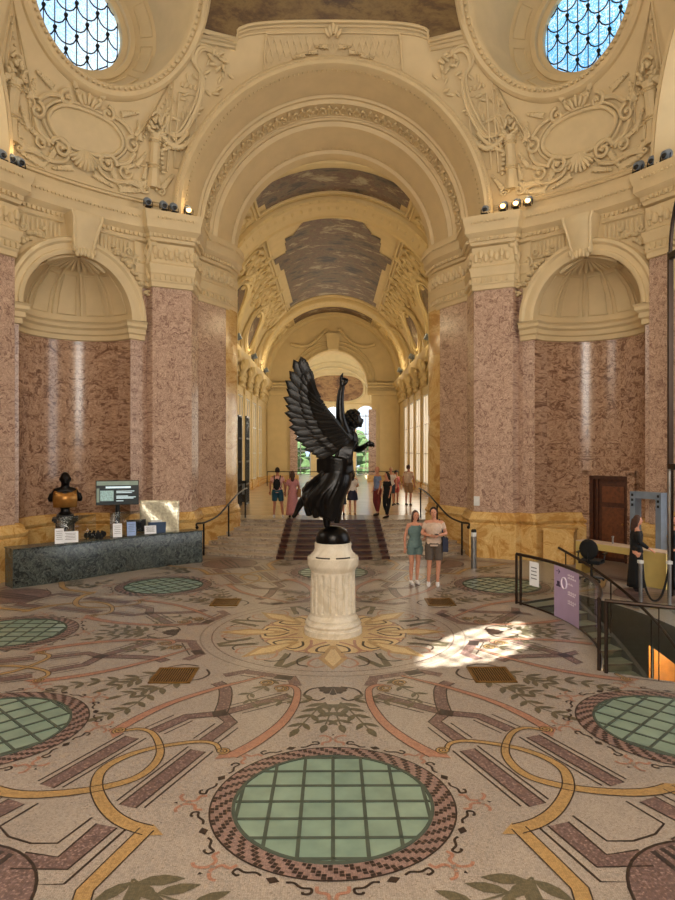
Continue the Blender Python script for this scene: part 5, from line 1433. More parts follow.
# ------------------------------------------------------------------ right side: desk, chair, detector, barriers
dA, dB = Vector((6.15, 5.45)), Vector((7.36, 3.30)); dd = (dB-dA); DLn = dd.length; da = atan2(dd.y, dd.x)
ds = empty('welcome_desk', (dA.x, dA.y, 0), da, label='pale yellow slab desk in front of the wooden door on the right', cat='desk')
b = MB('desk_yellow'); b.box((DLn/2, .22, .725), (DLn, .44, .15)); b.build('top_slab', ds); b = MB('desk_top'); b.box((DLn/2, .22, .81), (DLn, .44, .02)); b.build('worktop', ds)
b = MB('desk_yellow'); b.box((.09, .22, .325), (.18, .44, .65)); b.build('leg', ds); b = MB('desk_yellow'); b.box((DLn-.32, .22, .325), (.64, .44, .65)); b.build('cabinet', ds)
b = MB('steel'); b.tube([(.9, .25, .82), (.9, .25, .98)], .02, 8); b.ell((.9, .25, .99), (.035, .035, .02)); tag(local(b, (0, 0, 0)).build('dispenser'), 'small steel dispenser standing on the yellow desk', 'dispenser')
dsp = bpy.data.objects['dispenser']; dsp.location = (dA.x, dA.y, 0); dsp.rotation_euler = (0, 0, da)
ox, oy = 6.12, 4.35
oc = empty('office_chair', (ox, oy, 0), R(143), label='black swivel office chair at the yellow desk', cat='chair')
b = MB('fabric_black'); b.box((0, 0, .47), (.48, .46, .08)); b.build('seat', oc); b = MB('fabric_black'); b.ell((0, .24, .78), (.22, .05, .24), 14, 8); b.build('backrest', oc)
b = MB('black_plastic'); b.tube([(0, 0, .08), (0, 0, .44)], .03, 8); b.tube([(0, .1, .42), (0, .27, .5), (0, .27, .7)], .02, 6)
for k_ in range(5):
    a_ = 2*PI*k_/5; b.tube([(0, 0, .10), (.28*cos(a_), .28*sin(a_), .06)], [.03, .02], 6)
OB = b.build('base', oc)
for sg in (-1, 1): b = MB('black_plastic'); b.tube([(sg*.22, .05, .45), (sg*.30, .05, .55), (sg*.30, .0, .66)], .015, 6); b.box((sg*.30, -.02, .67), (.06, .26, .03)); b.build('armrest', oc)
for k_ in range(5):
    a_ = 2*PI*k_/5; b = MB('black_plastic'); b.ell((.28*cos(a_), .28*sin(a_), .03), (.03, .03, .03), 8, 6); b.build('caster', OB)
md_ = empty('metal_detector_gate', (7.50, 4.42, 0), da, label='grey walk-through metal detector gate beside the wooden door', cat='metal detector')
for sg in (-1, 1):
    b = MB('grey_plastic'); b.box((sg*.34, 0, 1.05), (.14, .24, 2.1)); b.build('side_panel', md_)
b = MB('grey_plastic'); b.box((0, 0, 2.02), (.54, .2, .16)); b.build('crossbar', md_)
for z_ in (1.78, 1.9, 2.02):
    for x_ in (-.34, .34): b = MB('black_plastic'); b.box((x_, -.125, z_), (.05, .02, .06)); b.build('indicator', md_)
bl = []
for (px, z), lb in (((641.5, 13.0), 'silver belt barrier post nearer the woman at the stairwell edge'), ((670.5, 12.9), 'silver belt barrier post at the right edge of the stairwell')):
    x, y = at_px(px, z); bl.append((x, y)); e = empty('barrier_post', (x, y, 0), 0, label=lb, cat='barrier post', group='belt barrier posts')
    b = MB('steel'); b.tube([(0, 0, .02), (0, 0, .88)], .035, 12); b.build('post', e); b = MB('steel'); b.lathe([(.02, 0), (.17, 0), (.17, .02), (.05, .04), (.02, .04)], n=24); b.build('foot', e)
    b = MB('white_plastic'); b.box((0, 0, .90), (.09, .09, .06)); b.build('belt_cassette', e)
(xa, ya), (xb, yb) = bl
b = MB('fabric_black'); b.tube([(xa+(xb-xa)*t, ya+(yb-ya)*t, .86-.72*(1-abs(2*t-1)**2.4)) for t in [i/20 for i in range(21)]], .022, 6)
tag(b.build('barrier_belt'), 'black belt drooping between the two silver posts', 'belt')
# glass balustrade round the stairwell
def gline(azr): return azr
bal = empty('glass_balustrade', AZ(90, 4.15, 0), 0, label='curved glass balustrade with bronze handrail round the stairwell, lilac poster on it', cat='balustrade')
org = bal.location.copy(); RB = 4.24; HB = 1.0
cuts = [WELL[0]+.3, WELL[0]+1.9, 76, 88, 101, WELL[1]-.05]
for a0, a1 in zip(cuts, cuts[1:]):
    b = MB('clear_glass'); b.grid([[AZ(a0+.25+(a1-a0-.5)*i/8, RB, z) for i in range(9)] for z in (.02, HB-.02)]); local(b, org).build('glass_panel', bal)
b = MB('bronze_rail')
b.tube([AZ(cuts[0]+(cuts[-1]-cuts[0])*i/40, RB, HB) for i in range(41)], .032, 8); b.tube([AZ(cuts[0]+(cuts[-1]-cuts[0])*i/40, RB, .03) for i in range(41)], .02, 6)
local(b, org).build('handrail', bal)
for a_ in (cuts[0], cuts[1], 118-.1): b = MB('bronze_rail'); b.tube([AZ(a_, RB, 0), AZ(a_, RB, HB)], .028, 8); local(b, org).build('post', bal)
bal2 = empty('glass_balustrade', AZ(118.5, 5.1, 0), 0, label='straight glass balustrade with bronze rail at the near end of the stairwell, right edge', cat='balustrade'); org = bal2.location.copy()
b = MB('clear_glass'); b.grid([[AZ(118.9, r_, z) for r_ in (4.35, 5.1, 6.1)] for z in (.02, .98)]); local(b, org).build('glass_panel', bal2)
b = MB('bronze_rail'); b.tube([AZ(118.9, 4.32, 1.0), AZ(118.9, 6.15, 1.0)], .03, 8); local(b, org).build('handrail', bal2)
for r_ in (4.34, 5.0, 6.12): b = MB('bronze_rail'); b.tube([AZ(118.9, r_, 0), AZ(118.9, r_, 1.0)], .028 if r_ != 5.0 else .008, 8); local(b, org).build('post', bal2)
# poster
pa0, pa1 = 76.6, 89.4
po_ = empty('lilac_poster', AZ(83, RB-.02, .5), 0, label='lilac information poster fixed to the curved glass balustrade', cat='poster'); org = po_.location.copy()
b = MB('lilac'); b.grid([[AZ(pa0+(pa1-pa0)*i/8, RB-.02, z) for i in range(9)] for z in (.03, .97)]); local(b, org).build('sheet', po_)
def pspot(u0, u1, z0, z1): return [[AZ(pa0+(pa1-pa0)*(u0+(u1-u0)*i/3), RB-.026, z) for i in range(4)] for z in (z0, z1)]
b = MB('lilac_ink')
for (u0, u1, z) in ((.52, .82, .86), (.52, .88, .81), (.52, .78, .70), (.52, .92, .56), (.52, .86, .52), (.52, .92, .40), (.52, .80, .36)):
    k_ = int((u1-u0)/.045)
    b = MB('lilac_ink')
    for q in range(k_): b.grid(pspot(u0+.045*q, u0+.045*q+.034, z, z+.022+.012*((q*3) % 2)))
    local(b, org).build('lettering', po_)
b = MB('lilac_ink'); b.tube([AZ(pa0+(pa1-pa0)*(.38+.10*cos(a_)), RB-.03, .70+.10*sin(a_)) for a_ in [2*PI*i/24 for i in range(24)]], .012, 5, closed=True)
local(b, org).build('emblem', po_)
b = MB('lilac_dark'); b.grid(pspot(.08, .24, .60, .63)); b.grid(pspot(.11, .21, .63, .70)); local(b, org).build('pictogram', po_); b = MB('lilac_dark'); b.tube([AZ(pa0+(pa1-pa0)*u, RB-.03, z) for u, z in ((.1, .88), (.22, .88), (.17, .92), (.22, .88), (.17, .84))], .006, 4); local(b, org).build('arrow_sign', po_)
wp = empty('notice_sheet', AZ(67.5, RB-.02, .6), 0, label='white notice sheet on the left end of the curved glass balustrade', cat='notice'); org = wp.location.copy()
b = MB('paper'); b.grid([[AZ(66.2+3.8*i/4, RB-.02, z) for i in range(5)] for z in (.45, .92)]); local(b, org).build('sheet', wp)
b = MB('ink')
for k_ in range(4): b.grid([[AZ(66.9, RB-.026, z), AZ(69.2, RB-.026, z)] for z in (.80-.07*k_, .815-.07*k_)])
local(b, org).build('print', wp)
# stair going down
ss = MB('stair_tread', 'stair_riser', 'edge_shade_plate'); nst = 17; a_s = WELL[0]+1.0; da_ = 3.45
for k_ in range(nst):
    a0 = a_s+k_*da_; a1 = a0+da_; z = -.15*(k_+.0)-.02
    if a1 > WELL[1]: break
    ss.mat('stair_tread'); ss.grid([[AZ(a, r_, z) for a in (a0, a0+da_/2, a1+.3)] for r_ in (4.3, 4.9, 5.5)])
    ss.mat('stair_riser'); ss.grid([[AZ(a1, r_, zz) for r_ in (4.3, 4.9, 5.5)] for zz in (z-.16, z)])
    ss.mat('edge_shade_plate'); ss.grid([[AZ(a1+.35, r_, zz) for r_ in (4.3, 4.9, 5.5)] for zz in (z-.035, z+.001)])
struct(ss, 'stairs_down')
sr = MB('stringer')
za = lambda a: -.15*(a-a_s)/da_
sr.grid([[AZ(a, 5.5, za(a)-.35) for a in azw], [AZ(a, 5.5, za(a)+.16) for a in azw], [AZ(a, 5.58, za(a)+.16) for a in azw], [AZ(a, 5.58, za(a)-.35) for a in azw]])
struct(sr, 'trim_%d' % (n_trim+1)); n_trim += 1
hr_ = empty('stair_handrail', AZ(64, 5.54, 0), 0, label='bronze handrail slanting down the stairwell toward the camera', cat='handrail'); org = hr_.location.copy()
b = MB('bronze_rail'); b.tube([AZ(60+56*i/30, 5.54, 1.02-.355*R(56*i/30)*5.0*.95) for i in range(31)], .028, 8); local(b, org).build('rail', hr_)
for i in range(5):
    a = 62+13*i; b = MB('bronze_rail'); b.tube([AZ(a, 5.54, za(a)+.1), AZ(a, 5.54, 1.02-.355*R(a-60)*5.0*.95)], .014, 6); local(b, org).build('baluster', hr_)
# bollard
x, y = at_px(474, 17.3); e = empty('steel_bollard', (x, y, 0), 0, label='slim steel bollard with black top by the right pier', cat='bollard')
b = MB('steel'); b.tube([(0, 0, 0), (0, 0, .84)], .075, 16); b.build('column', e); b = MB('white_plastic'); b.tube([(0, 0, .84), (0, 0, .95)], .07, 16); b.build('collar', e); b = MB('black_plastic'); b.lathe([(.02, .95), (.07, .95), (.07, 1.0), (.04, 1.03), (.02, 1.03)], n=16); b.build('cap', e)
pc_ = MB('white_plastic'); c_ = Vector((4.11+.37, 8.0-.185)); pc_.box((4.17, 7.90, 1.62), (.16, .05, .27), atan2(-.5, 1.0)); tag(pc_.build('wall_device'), 'small white box fixed to the right pier above the base', 'wall box')

# stair handrails and gallery railing
for sg, nm in ((1, 'right'), (-1, 'left')):
    e = empty('step_handrail', (sg*3.6, 9, 0), 0, label='dark curved handrail on the %s side of the broad steps' % nm, cat='handrail', group=None); org = Vector((sg*3.6, 9, 0))
    pts = cr([(sg*3.86, 7.55, .90), (sg*3.88, 7.62, 1.0), (sg*3.72, 7.95, 1.0), (sg*3.5, 8.8, 1.10), (sg*3.32, 9.8, 1.38), (sg*3.2, 11.0, 1.62), (sg*3.12, 12.0, 1.72), (sg*3.10, 12.6, 1.72)], 6)
    b = MB('black_metal'); b.tube(pts, .028, 8); b.ell(pts[0], (.05, .05, .05)); local(b, org).build('rail', e)
    for x_, y_, z0, z1 in ((3.74, 7.9, .05, 1.0), (3.32, 9.8, .28, 1.38), (3.11, 12.2, .70, 1.72)):
        b = MB('black_metal'); b.tube([(sg*x_, y_, z0), (sg*x_, y_, z1)], .026, 8); local(b, org).build('post', e)
gr = empty('gallery_railing', (0, 33, HF), 0, label='thin dark railing across the far end of the gallery', cat='railing')
b = MB('black_metal'); b.tube([(-4.4, 0, .95), (4.4, 0, .95)], .03, 6); b.build('rail', gr)
for x_ in (-4.4, -2.9, 2.9, 4.4): b = MB('black_metal'); b.tube([(x_, 0, 0), (x_, 0, .95)], .025, 6); b.build('post', gr)
# iron leaves at the left of the gallery
for i, (y_, x_) in enumerate(((16.6, -3.75), (17.6, -3.55))):
    n_door += 1
    b = MB('black_metal'); yy = y_-.0; xx = x_-.25
    for z_ in (.75, 1.6, 2.6, 3.6, 4.55): b.box((xx, yy+.5, z_), (.06, 1.0, .08))
    for k_ in range(4): b.box((xx, yy+k_*.333, 2.65), (.06, .06, 3.8))
    for k_ in range(3):
        for q in range(4): b.tube([(xx, yy+.166+k_*.333+.12*cos(a_), 1.1+q*1.0+.3*sin(a_)) for a_ in [2*PI*j/10 for j in range(10)]], .014, 4, closed=True)
    D_ = struct(b, 'door_%d' % n_door)
# bin / stand beside it
e = empty('sign_stand', (-4.15, 19.5, HF), 0, label='dark stand with a grey panel beside the iron doors', cat='stand'); b = MB('black_plastic'); b.box((0, 0, .02), (.4, .4, .04)); b.box((0, 0, .5), (.35, .3, .95)); b.build('body', e); b = MB('grey_plastic'); b.box((.0, -.16, .6), (.28, .02, .5)); b.build('panel', e)

# ------------------------------------------------------------------ spotlights on the cornices
def spot(x, y, z, rz, lb, grp, lit=False, s=1.0):
    e = empty('cornice_spotlight', (x, y, z), rz, label=lb, cat='spotlight', group=grp); e.scale = (s, s, s)
    b = MB('grey_plastic'); b.tube([(0, 0, .14), (0, .04, .16), (0, .18, .22)], [.085, .10, .11], 12); LH = b.build('lamp_head', e)
    b = MB('black_metal'); b.box((0, .02, .012), (.16, .14, .024)); b.tube([(-.12, .04, .02), (-.125, .06, .17)], .012, 5); b.tube([(.12, .04, .02), (.125, .06, .17)], .012, 5); b.build('bracket', e)
    b = MB('lens_lit' if lit else 'black_plastic'); b.ell((0, -.005, .14), (.07, .02, .07), 12, 6); b.build('lens', LH)
    return e
ZT = 9.84
sets = [((-7.72+.0, 4.0), 3, (-7.35, 4.35), 'left', 'far left'), ]
def on_cornice(px, sy=1):
    t = (px-333)/662; r_ = 8.75; A_ = 1+t*t; B_ = 2*t*t*11.28; C_ = t*t*11.28**2-r_*r_
    y = (-B_+sqrt(B_*B_-4*A_*C_))/(2*A_); return t*(y+11.28), y
for px, lit, w in ((5, 0, 'first'), (14, 0, 'second'), (23, 0, 'third')):
    x, y = on_cornice(px); spot(x, y, ZT, atan2(-x, y)*0+R(60), 'unlit grey spotlight on the cornice at the left edge, %s from the left' % w, 'spotlights at the left edge of the cornice', lit)
for px, lit, w in ((149, 0, 'leftmost'), (165, 0, 'middle'), (175, 0, 'rightmost')):
    x, y = on_cornice(px); spot(x, y, ZT, R(30), 'unlit spotlight on the cornice left of the big arch, %s of the dark three' % w, 'spotlights left of the big arch', lit)
x, y = on_cornice(189); spot(x, y, ZT, R(20), 'glowing spotlight on the cornice at the left foot of the big arch', 'spotlights left of the big arch', 1)
for px, lit, w in ((485, 0, 'dark spotlight nearest the right foot of the big arch'), (503, 1, 'brightest lit spotlight right of the big arch'), (516, 1, 'third spotlight right of the big arch'), (528, 1, 'fourth spotlight right of the big arch, farthest out')):
    x, y = on_cornice(px); spot(x, y, ZT, R(-30), w, 'spotlights right of the big arch', lit)
for px, w in ((637, 'left'), (652, 'middle'), (665, 'right')):
    x, y = on_cornice(px); spot(x, y, ZT, R(-60), 'unlit spotlight on the cornice at the right edge, %s one of three' % w, 'spotlights at the right edge of the cornice')
for sg in (-1, 1):
    for i, y_ in enumerate((20.0, 26.5, 33.0)):
        spot(sg*4.62, y_, 8.16, sg*R(90), '%s spotlight on the %s cornice of the gallery' % (('nearest', 'middle', 'farthest')[i], 'left' if sg < 0 else 'right'), 'gallery cornice spotlights', 0, 1.5)

# ------------------------------------------------------------------ people
def person(name_lb, loc, rz, h, skin='skin', arms=((.25, .02, 1.15, .26, -.06, .92), (.25, .02, 1.15, .26, -.06, .92)), legs=((.10, -.01, .50, .10, .02, .09), (.10, -.01, .50, .10, .02, .09)),
           top=None, sleeve=.45, bottom=None, blen=.45, skirt=None, hair='hair_dark', longhair=False, shoe='shoe_dark', bag=None, head=(0, 0), vox=.012, female=False, dress=None, feet=True, fs=1.0, hat=None, lean=(0, 0)):
    S = h/1.75; root = empty('person', loc, rz, label=name_lb, cat='person', group=None)
    sw = .160 if female else .178; hp = .095
    V = lambda x, y, z: (x*S+lean[0]*max(0, z-.9)*S, y*S+lean[1]*max(0, z-.9)*S, z*S)
    b = MB(skin)
    b.tube([V(0, 0, .90), V(0, .01, 1.02), V(0, .005, 1.15), V(0, 0, 1.30), V(0, 0, 1.40)], [x*S for x in ((.13, .115, .115, .13, .10) if female else (.13, .125, .13, .145, .11))], 12)
    for sg in (-1, 1): b.ell(V(sg*.075, .02, .92), (.105*S, .105*S, .13*S)); b.ell(V(sg*.09, 0, 1.27), (.095*S, .10*S, .13*S)); b.ell(V(sg*sw*.92, 0, 1.40), (.06*S, .06*S, .06*S))
    b.tube([V(-sw*.8, 0, 1.40), V(0, 0, 1.43), V(sw*.8, 0, 1.40)], [.055*S, .06*S, .055*S], 10)
    b.tube([V(0, .01, 1.40), V(0, -.005+head[1]*.3, 1.53)], [.055*S, .05*S], 10)
    hx, hy, hz = head[0], head[1]-.01, 1.635
    hd = Vector(V(hx, hy, hz)); b.ell(hd, (.073*S, .088*S, .112*S), 14, 10); b.ell(hd+Vector((0, -.035, -.06))*S, (.05*S, .05*S, .05*S)); b.ell(hd+Vector((0, -.092, -.01))*S, (.014*S, .018*S, .024*S)); b.ell(hd+Vector((0, -.08, .03))*S, (.045*S, .012*S, .012*S))
    for sg in (-1, 1): b.ell(hd+Vector((sg*.074, .01, -.005))*S, (.012*S, .02*S, .03*S))
    ends = []
    for sg, A in zip((-1, 1), arms):
        sh = V(sg*sw, 0, 1.40); el = V(sg*A[0], A[1], A[2]); wr = V(sg*A[3], A[4], A[5])
        b.tube([sh, Vector(sh).lerp(Vector(el), .5), el], [.05*S, .044*S, .036*S], 9); b.tube([el, Vector(el).lerp(Vector(wr), .4), wr], [.037*S, .036*S, .024*S], 9)
        dv = (Vector(wr)-Vector(el)).normalized(); pal = Vector(wr)+dv*.05*S; sd = dv.cross(Vector((0, 1, .2))).normalized(); fw = dv.cross(sd)
        b.ell(pal, (sd*.036*S, fw*.016*S, dv*.05*S), 8, 6)
        for k in range(4):
            f0 = pal+sd*(.027-.018*k)*S+dv*.04*S; L = (.06, .07, .065, .05)[k]*S
            b.tube([f0, f0+dv*L*.6, f0+dv*L*.95+fw*(-.02*S)], [.0095*S*fs, .009*S*fs, .007*S*fs], 6)
        b.tube([pal+sd*.03*S-dv*.02*S, pal+sd*.052*S+dv*.02*S, pal+sd*.055*S+dv*.045*S], [.011*S*fs, .010*S*fs, .008*S*fs], 6)
        ends.append((Vector(sh), Vector(el), Vector(wr)))
    lg = []
    for sg, A in zip((-1, 1), legs):
        hip = V(sg*hp, 0, .90); kn = V(sg*A[0], A[1], A[2]); an = V(sg*A[3], A[4], A[5])
        b.tube([hip, Vector(hip).lerp(Vector(kn), .5), kn], [.095*S, .075*S, .052*S], 10)
        b.tube([kn, Vector(kn).lerp(Vector(an), .3)+Vector((0, .012*S, 0)), an], [.052*S, .052*S, .033*S], 10)
        fo = Vector(an); b.tube([fo+Vector((0, .02, -.05))*S, fo+Vector((0, -.07, -.055))*S, fo+Vector((0, -.14, -.065))*S], [.035*S, .034*S, .022*S], 8)
        lg.append((Vector(hip), Vector(kn), Vector(an)))
    BODY = voxel(b, vox*S, 'body', root)
    if hair:
        q = MB(hair); q.ell(hd+Vector((0, .018, .025))*S, (.084*S, .092*S, .105*S), 14, 10)
        for sg in (-1, 1): q.ell(hd+Vector((sg*.055, .02, .0))*S, (.032*S, .06*S, .07*S))
        if longhair: q.tube([hd+Vector((0, .07, .03))*S, hd+Vector((0, .085, -.10))*S, hd+Vector((0, .10, -.22))*S, hd+Vector((0, .10, -.32))*S], [.07*S, .078*S, .07*S, .03*S], 10); [q.tube([hd+Vector((sg*.07, .02, 0))*S, hd+Vector((sg*.085, .03, -.14))*S], [.03*S, .02*S], 8) for sg in (-1, 1)]
        ob = voxel(q, .011*S, 'hair', root, smooth=1)
        # keep the face free
        me = ob.data
        for v_ in me.vertices:
            d_ = (v_.co-hd)/S
            if d_.y < -.045 and d_.z < .055: v_.co = hd+Vector((d_.x*.8, -.02, max(d_.z, -.02)))*S
    q = MB('hair_dark')
    for sg in (-1, 1): q.ell(hd+Vector((sg*.03, -.084, .008))*S, (.011*S, .006*S, .006*S), 6, 4)
    q.build('eyes', BODY); q = MB('lips'); q.ell(hd+Vector((0, -.088, -.052))*S, (.022*S, .006*S, .007*S), 8, 4); q.build('mouth', BODY)
    if hat:
        q = MB(hat); q.lathe([(.02, .12), (.08, .11), (.092, .05), (.15, .045), (.15, .035), (.08, .035)], c=(0, 0, 0), n=20); q.v = [(x*S+hd.x, y*S+hd.y, z*S+hd.z) for x, y, z in q.v]; q.build('hat', root)
    g = .014
    if top or dress:
        q = MB(top or dress)
        q.tube([V(0, 0, .88), V(0, .01, 1.02), V(0, .005, 1.15), V(0, 0, 1.30), V(0, 0, 1.40)], [x*S for x in ((.15, .135, .133, .146, .12) if female else (.145, .138, .14, .15, .12))], 14)
        for sg in (-1, 1): q.ell(V(sg*.09, 0, 1.27), (.112*S, .118*S, .14*S)); q.ell(V(sg*.075, .01, .98), (.11*S, .12*S, .12*S))
        if sleeve > 0:
            q.tube([V(-sw*.85, 0, 1.385), V(0, .01, 1.41), V(sw*.85, 0, 1.385)], [.060*S, .066*S, .060*S], 10)
            for s0, e0, w0 in ends:
                q.tube([s0, s0.lerp(e0, min(1, sleeve)*.5), s0.lerp(e0, min(1, sleeve))], [.057*S, .055*S, .054*S], 10)
                if sleeve > 1: q.tube([e0, e0.lerp(w0, sleeve-1)], [.052*S, .04*S], 10)
        voxel(q, .012*S, 'shirt' if top else 'dress_top', root, smooth=2)
        if sleeve == 0:
            q = MB(top or dress)
            for sg in (-1, 1): q.tube([V(sg*.09, -.12, 1.34), V(sg*.10, 0, 1.455), V(sg*.09, .11, 1.34)], .010*S, 6)
            q.build('strap', root)
    if bottom:
        q = MB(bottom); q.tube([V(0, 0, .98), V(0, .01, .88)], [.14*S, .15*S], 14)
        for sg in (-1, 1): q.ell(V(sg*.075, .02, .92), (.122*S, .125*S, .14*S))
        for hp0, kn, an in lg:
            q.tube([hp0, hp0.lerp(kn, .5), hp0.lerp(kn, min(1, blen*1.0))], [.115*S, .10*S, (.095 if blen < 1 else .072)*S], 12)
            if blen > 1: q.tube([kn, kn.lerp(an, blen-1)], [.072*S, .058*S], 12)
        voxel(q, .012*S, 'shorts' if blen < 1 else 'trousers', root, smooth=2)
    if skirt or dress:
        q = MB(skirt or dress); z1 = {'s': .60, 'm': .42, 'l': .10}[blen if isinstance(blen, str) else 's']; z0 = 1.02; rows = []
        for k in range(9):
            u = k/8; z = z0+(z1-z0)*u; r_ = .135+(.04+.05*(z0-z1))*u**.7
            rows.append([V(r_*(1+.05*sin(9*a)*u)*cos(a)*1.05, r_*(1+.05*sin(9*a)*u)*sin(a)*.85+.01, z) for a in [2*PI*j/36 for j in range(36)]])
        q.grid(rows, closed=True); q.build('skirt', root, solid=.012*S)
    for (h0, kn, an), sg in zip(lg, (-1, 1)):
        if not feet: continue
        q = MB(shoe); q.tube([an+Vector((0, .035, -.05))*S, an+Vector((0, -.02, -.045))*S, an+Vector((0, -.09, -.055))*S, an+Vector((0, -.155, -.065))*S], [.04*S, .045*S, .042*S, .024*S], 10); q.ell(an+Vector((0, .01, -.02))*S, (.042*S, .05*S, .04*S)); q.build('shoe', root)
    if bag:
        kind, m = bag
        q = MB(m)
        if kind == 'backpack':
            q.ell(V(0, .20, 1.17), (.13*S, .08*S, .20*S), 12, 8)
            for sg in (-1, 1): q.tube([V(sg*.09, .15, 1.30), V(sg*.11, .05, 1.47), V(sg*.11, -.13, 1.33), V(sg*.13, -.12, 1.15), V(sg*.12, .12, 1.03)], .018*S, 6)
            ob = q.build('backpack', None); ob.parent = root
        else:
            sg = -1 if kind == 'left' else 1
            q.box(V(sg*.24, .02, .92), (.12*S, .26*S, .30*S), .1, 1.0); q.tube([V(sg*.23, .1, 1.05), V(sg*.17, .06, 1.30), V(sg*.12, .0, 1.48), V(sg*.17, -.06, 1.28), V(sg*.23, -.08, 1.05)], .012*S, 6)
            q.build('shoulder_bag', root)
    return root
def gp(px, py, fz): # ground point seen at a pixel on floor level fz
    z = (3.1-fz)*662/(py-450); return ((px-333)/662*z, z-11.28, fz)
# couple in front
person('young woman in a grey-green patterned short playsuit and white trainers, standing by the steps', gp(415, 584, 0), R(12), 1.70, 'skin', arms=((.24, .03, 1.13, .25, .0, .89), (.27, -.02, 1.15, .17, -.20, 1.12)), legs=((.09, -.02, .50, .10, .0, .09), (.08, .0, .50, .06, .03, .09)),
       top='top_teal', sleeve=0, bottom='top_teal', blen=.42, hair='hair_brown', longhair=True, shoe='shoe_white', female=True, head=(.01, -.01), vox=.009, bag=None)
person('young man in pale shirt and dark shorts looking down at a phone, navy shoulder bag', gp(434, 586, 0), R(-8), 1.80, 'skin', arms=((.26, -.03, 1.16, .08, -.24, 1.14), (.27, .0, 1.16, .10, -.25, 1.15)), legs=((.10, -.02, .50, .12, .0, .09), (.10, -.02, .50, .08, .0, .09)),
       top='shirt_beige', sleeve=.55, bottom='shorts_grey', blen=.80, hair='hair_dark', shoe='shoe_white', head=(-.01, -.05), vox=.009, bag=('right', 'bag_navy'))
ph = MB('black_plastic'); x, y, z = gp(434, 586, 0); ph.box((x-.0, y-.36, 1.22), (.08, .15, .012)); tag(ph.build('mobile_phone'), 'small dark phone held by the man in shorts', 'phone')
person('woman in a long black dress standing at the yellow desk, side view', gp(637.5, 591, 0), R(70), 1.66, 'skin', arms=((.22, -.04, 1.14, .18, -.26, 1.0), (.22, -.04, 1.14, .18, -.26, .98)), dress='fabric_black', sleeve=1.85, blen='l', hair='hair_brown', longhair=True, female=True, head=(0, -.02), vox=.011)
# gallery visitors
person('man in pink shirt and teal shorts with black backpack, back turned, left of the statue', gp(277.5, 517.5, HF), R(178), 1.78, 'skin_tan', top='shirt_pink', sleeve=.5, bottom='shorts_teal', blen=.8, shoe='shoe_white', bag=('backpack', 'fabric_black'), legs=((.14, -.02, .5, .19, .02, .09), (.10, -.01, .5, .12, .02, .09)), fs=1.3)
person('woman in a long pink dress with a tan bag, back turned, left of the statue', gp(292.5, 517.5, HF), R(185), 1.66, 'skin_tan', dress='dress_pink', sleeve=.7, blen='l', hair='hair_brown', longhair=True, female=True, bag=('left', 'bag_tan'), fs=1.3)
person('person in a pale skirt mostly hidden behind the statue drapery', gp(341, 515, HF), R(170), 1.66, 'skin', top='shirt_white', sleeve=.4, skirt='denim', blen='m', hair='hair_brown', longhair=True, female=True, fs=1.3)
person('dark-haired woman in white top and short navy skirt, back turned, right of the statue', gp(352.5, 515, HF), R(180), 1.64, 'skin', top='shirt_white', sleeve=.6, skirt='skirt_navy', blen='s', hair='hair_dark', longhair=True, female=True, feet=True, shoe='bag_tan', fs=1.3, arms=((.22, -.02, 1.14, .14, -.18, 1.12), (.22, -.02, 1.14, .14, -.18, 1.12)))
person('bald man in blue shirt and dark red trousers, walking pose', gp(377.5, 515.5, HF), R(-70), 1.80, 'skin', top='shirt_blue', sleeve=.6, bottom='trousers_red', blen=1.85, hair=None, legs=((.10, -.06, .5, .10, .06, .09), (.09, .02, .5, .10, -.05, .09)), fs=1.3)
person('dark-haired woman all in black in front of the man in blue', gp(387, 518, HF), R(-60), 1.62, 'skin', top='fabric_black', sleeve=.7, bottom='fabric_black', blen=1.9, hair='hair_dark', longhair=True, female=True, legs=((.10, -.05, .5, .10, .10, .09), (.09, .02, .5, .10, -.10, .09)), fs=1.3)
person('grey-haired person in pale top with black shoulder bag, behind the pair', gp(391, 505.5, HF), R(-20), 1.66, 'skin', top='shirt_white', sleeve=.6, bottom='denim', blen=.85, hair='hair_blond', female=True, bag=('left', 'fabric_black'), fs=1.4)
person('small person in a red top and dark hat beside the grey-haired person', gp(396, 504.5, HF), R(30), 1.50, 'skin_tan', top='red_cloth', sleeve=.6, bottom='red_cloth', blen=.7, hair='hair_dark', female=True, fs=1.4, hat='hair_dark')
person('man in khaki shorts standing by the right-hand gallery windows', gp(408.5, 505.5, HF), R(150), 1.76, 'skin_tan', top='shirt_beige', sleeve=.5, bottom='khaki', blen=.85, hair='hair_brown', bag=('backpack', 'shirt_beige'), fs=1.4)

# ------------------------------------------------------------------ light
def area(name, loc, target, sx_, sy_, power, c=(1, .96, .9)):
    l = bpy.data.lights.new(name, 'AREA'); l.shape = 'RECTANGLE'; l.size = sx_; l.size_y = sy_; l.energy = power; l.color = c
    o = bpy.data.objects.new(name, l); col.objects.link(o); o.location = loc; d_ = Vector(target)-Vector(loc); o.rotation_euler = d_.to_track_quat('-Z', 'Y').to_euler(); return o
area('rear_fill', (0, -15.5, 7.2), (0, 0, 5), 6.2, 8.5, 1800, (1, .975, .91))  # added fill light behind the camera, standing in for unseen windows
area('left_fill', (-11.3, 0, 8), (0, 0, 5), 5.4, 6.5, 330, (1, .975, .91))  # added fill light in the unseen left arch
area('daylight_entrance', (10.6, 0, 6), (0, 0, 3), 6, 9, 400, (1, .975, .91))
area('dome_fill', (0, 0, 19.3), (0, 0, 0), 3, 3, 90, (1, .975, .91))  # added fill light from above; the dome has no lantern
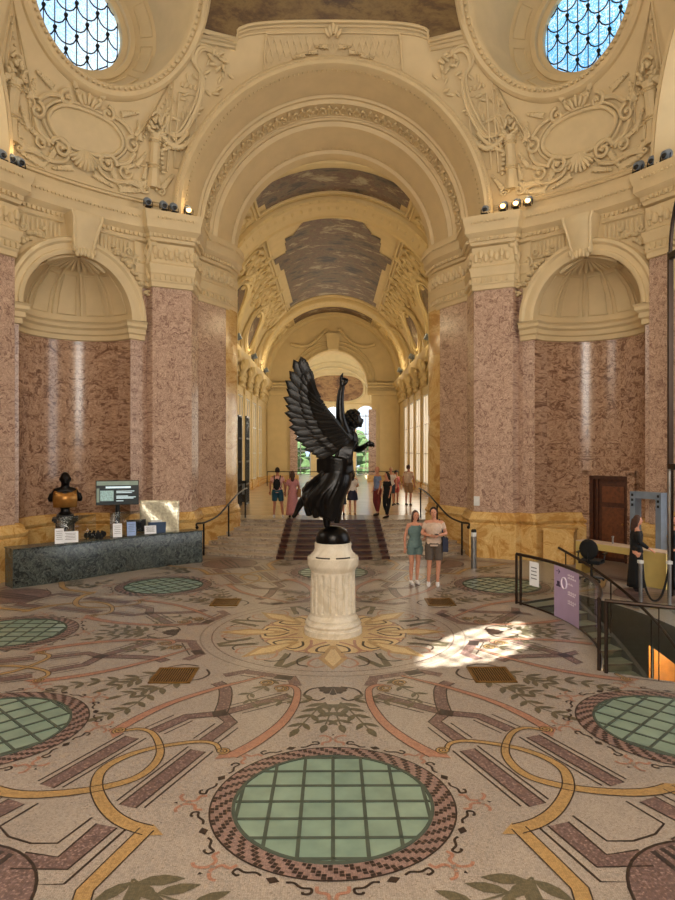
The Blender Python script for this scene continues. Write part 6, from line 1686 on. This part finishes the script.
for y_ in (19.5, 26, 32.5): area('daylight_gallery', (4.6, y_, 4), (-2, y_, 3.5), 4.5, 4.5, 150, (1, .95, .80))
for y_ in (14, 20, 26.5, 33):
    for sg in (-1, 1): 
        l = bpy.data.lights.new('cornice_lamp', 'POINT'); l.energy = 60; l.color = (1, .80, .47); l.shadow_soft_size = .25; o = bpy.data.objects.new('cornice_lamp', l); col.objects.link(o); o.location = (sg*4.0, y_, 8.75)
l = bpy.data.lights.new('garden_room_lamp', 'POINT'); l.energy = 500; l.color = (1, .90, .7); l.shadow_soft_size = .8; o = bpy.data.objects.new('garden_room_lamp', l); col.objects.link(o); o.location = (0, 43.5, 5.5)
for px in (189, 503, 528, 15):
    x, y = on_cornice(px); l = bpy.data.lights.new('spot_glow', 'POINT'); l.energy = 3.5; l.color = (1, .66, .3); l.shadow_soft_size = .06; o = bpy.data.objects.new('spot_glow', l); col.objects.link(o); o.location = (x*.985, y*.985, ZT+.3)
for a_ in (70, 82, 95, 107):
    l = bpy.data.lights.new('lower_lamp', 'POINT'); l.energy = 22; l.color = (1, .74, .40); l.shadow_soft_size = .2; o = bpy.data.objects.new('lower_lamp', l); col.objects.link(o); o.location = AZ(a_, 6.5, -1.0)
s = bpy.data.lights.new('sun', 'SUN'); s.energy = 26; s.angle = R(.6); s.color = (1, .95, .82); so = bpy.data.objects.new('sun', s); col.objects.link(so)
OCc = Vector(OC(1, -1, 0, 0, 9.35)); tgt = Vector((2.6, -.8, 0)); so.rotation_euler = (tgt-OCc).to_track_quat('-Z', 'Y').to_euler(); so.location = (12, -12, 30)
w = bpy.data.worlds.new('World'); sc.world = w; w.use_nodes = True; nt = w.node_tree; bg = nt.nodes['Background']
tc = N(nt, 'ShaderNodeTexCoord'); no = N(nt, 'ShaderNodeTexNoise', ins={'Scale': 3.0, 'Detail': 6}); nt.links.new(tc.outputs['Generated'], no.inputs['Vector'])
nt.links.new(ramp(nt, no.outputs[0], [(.4, (.50, .70, .98)), (.6, (.88, .94, 1.0))]), bg.inputs[0]); bg.inputs[1].default_value = 1.6
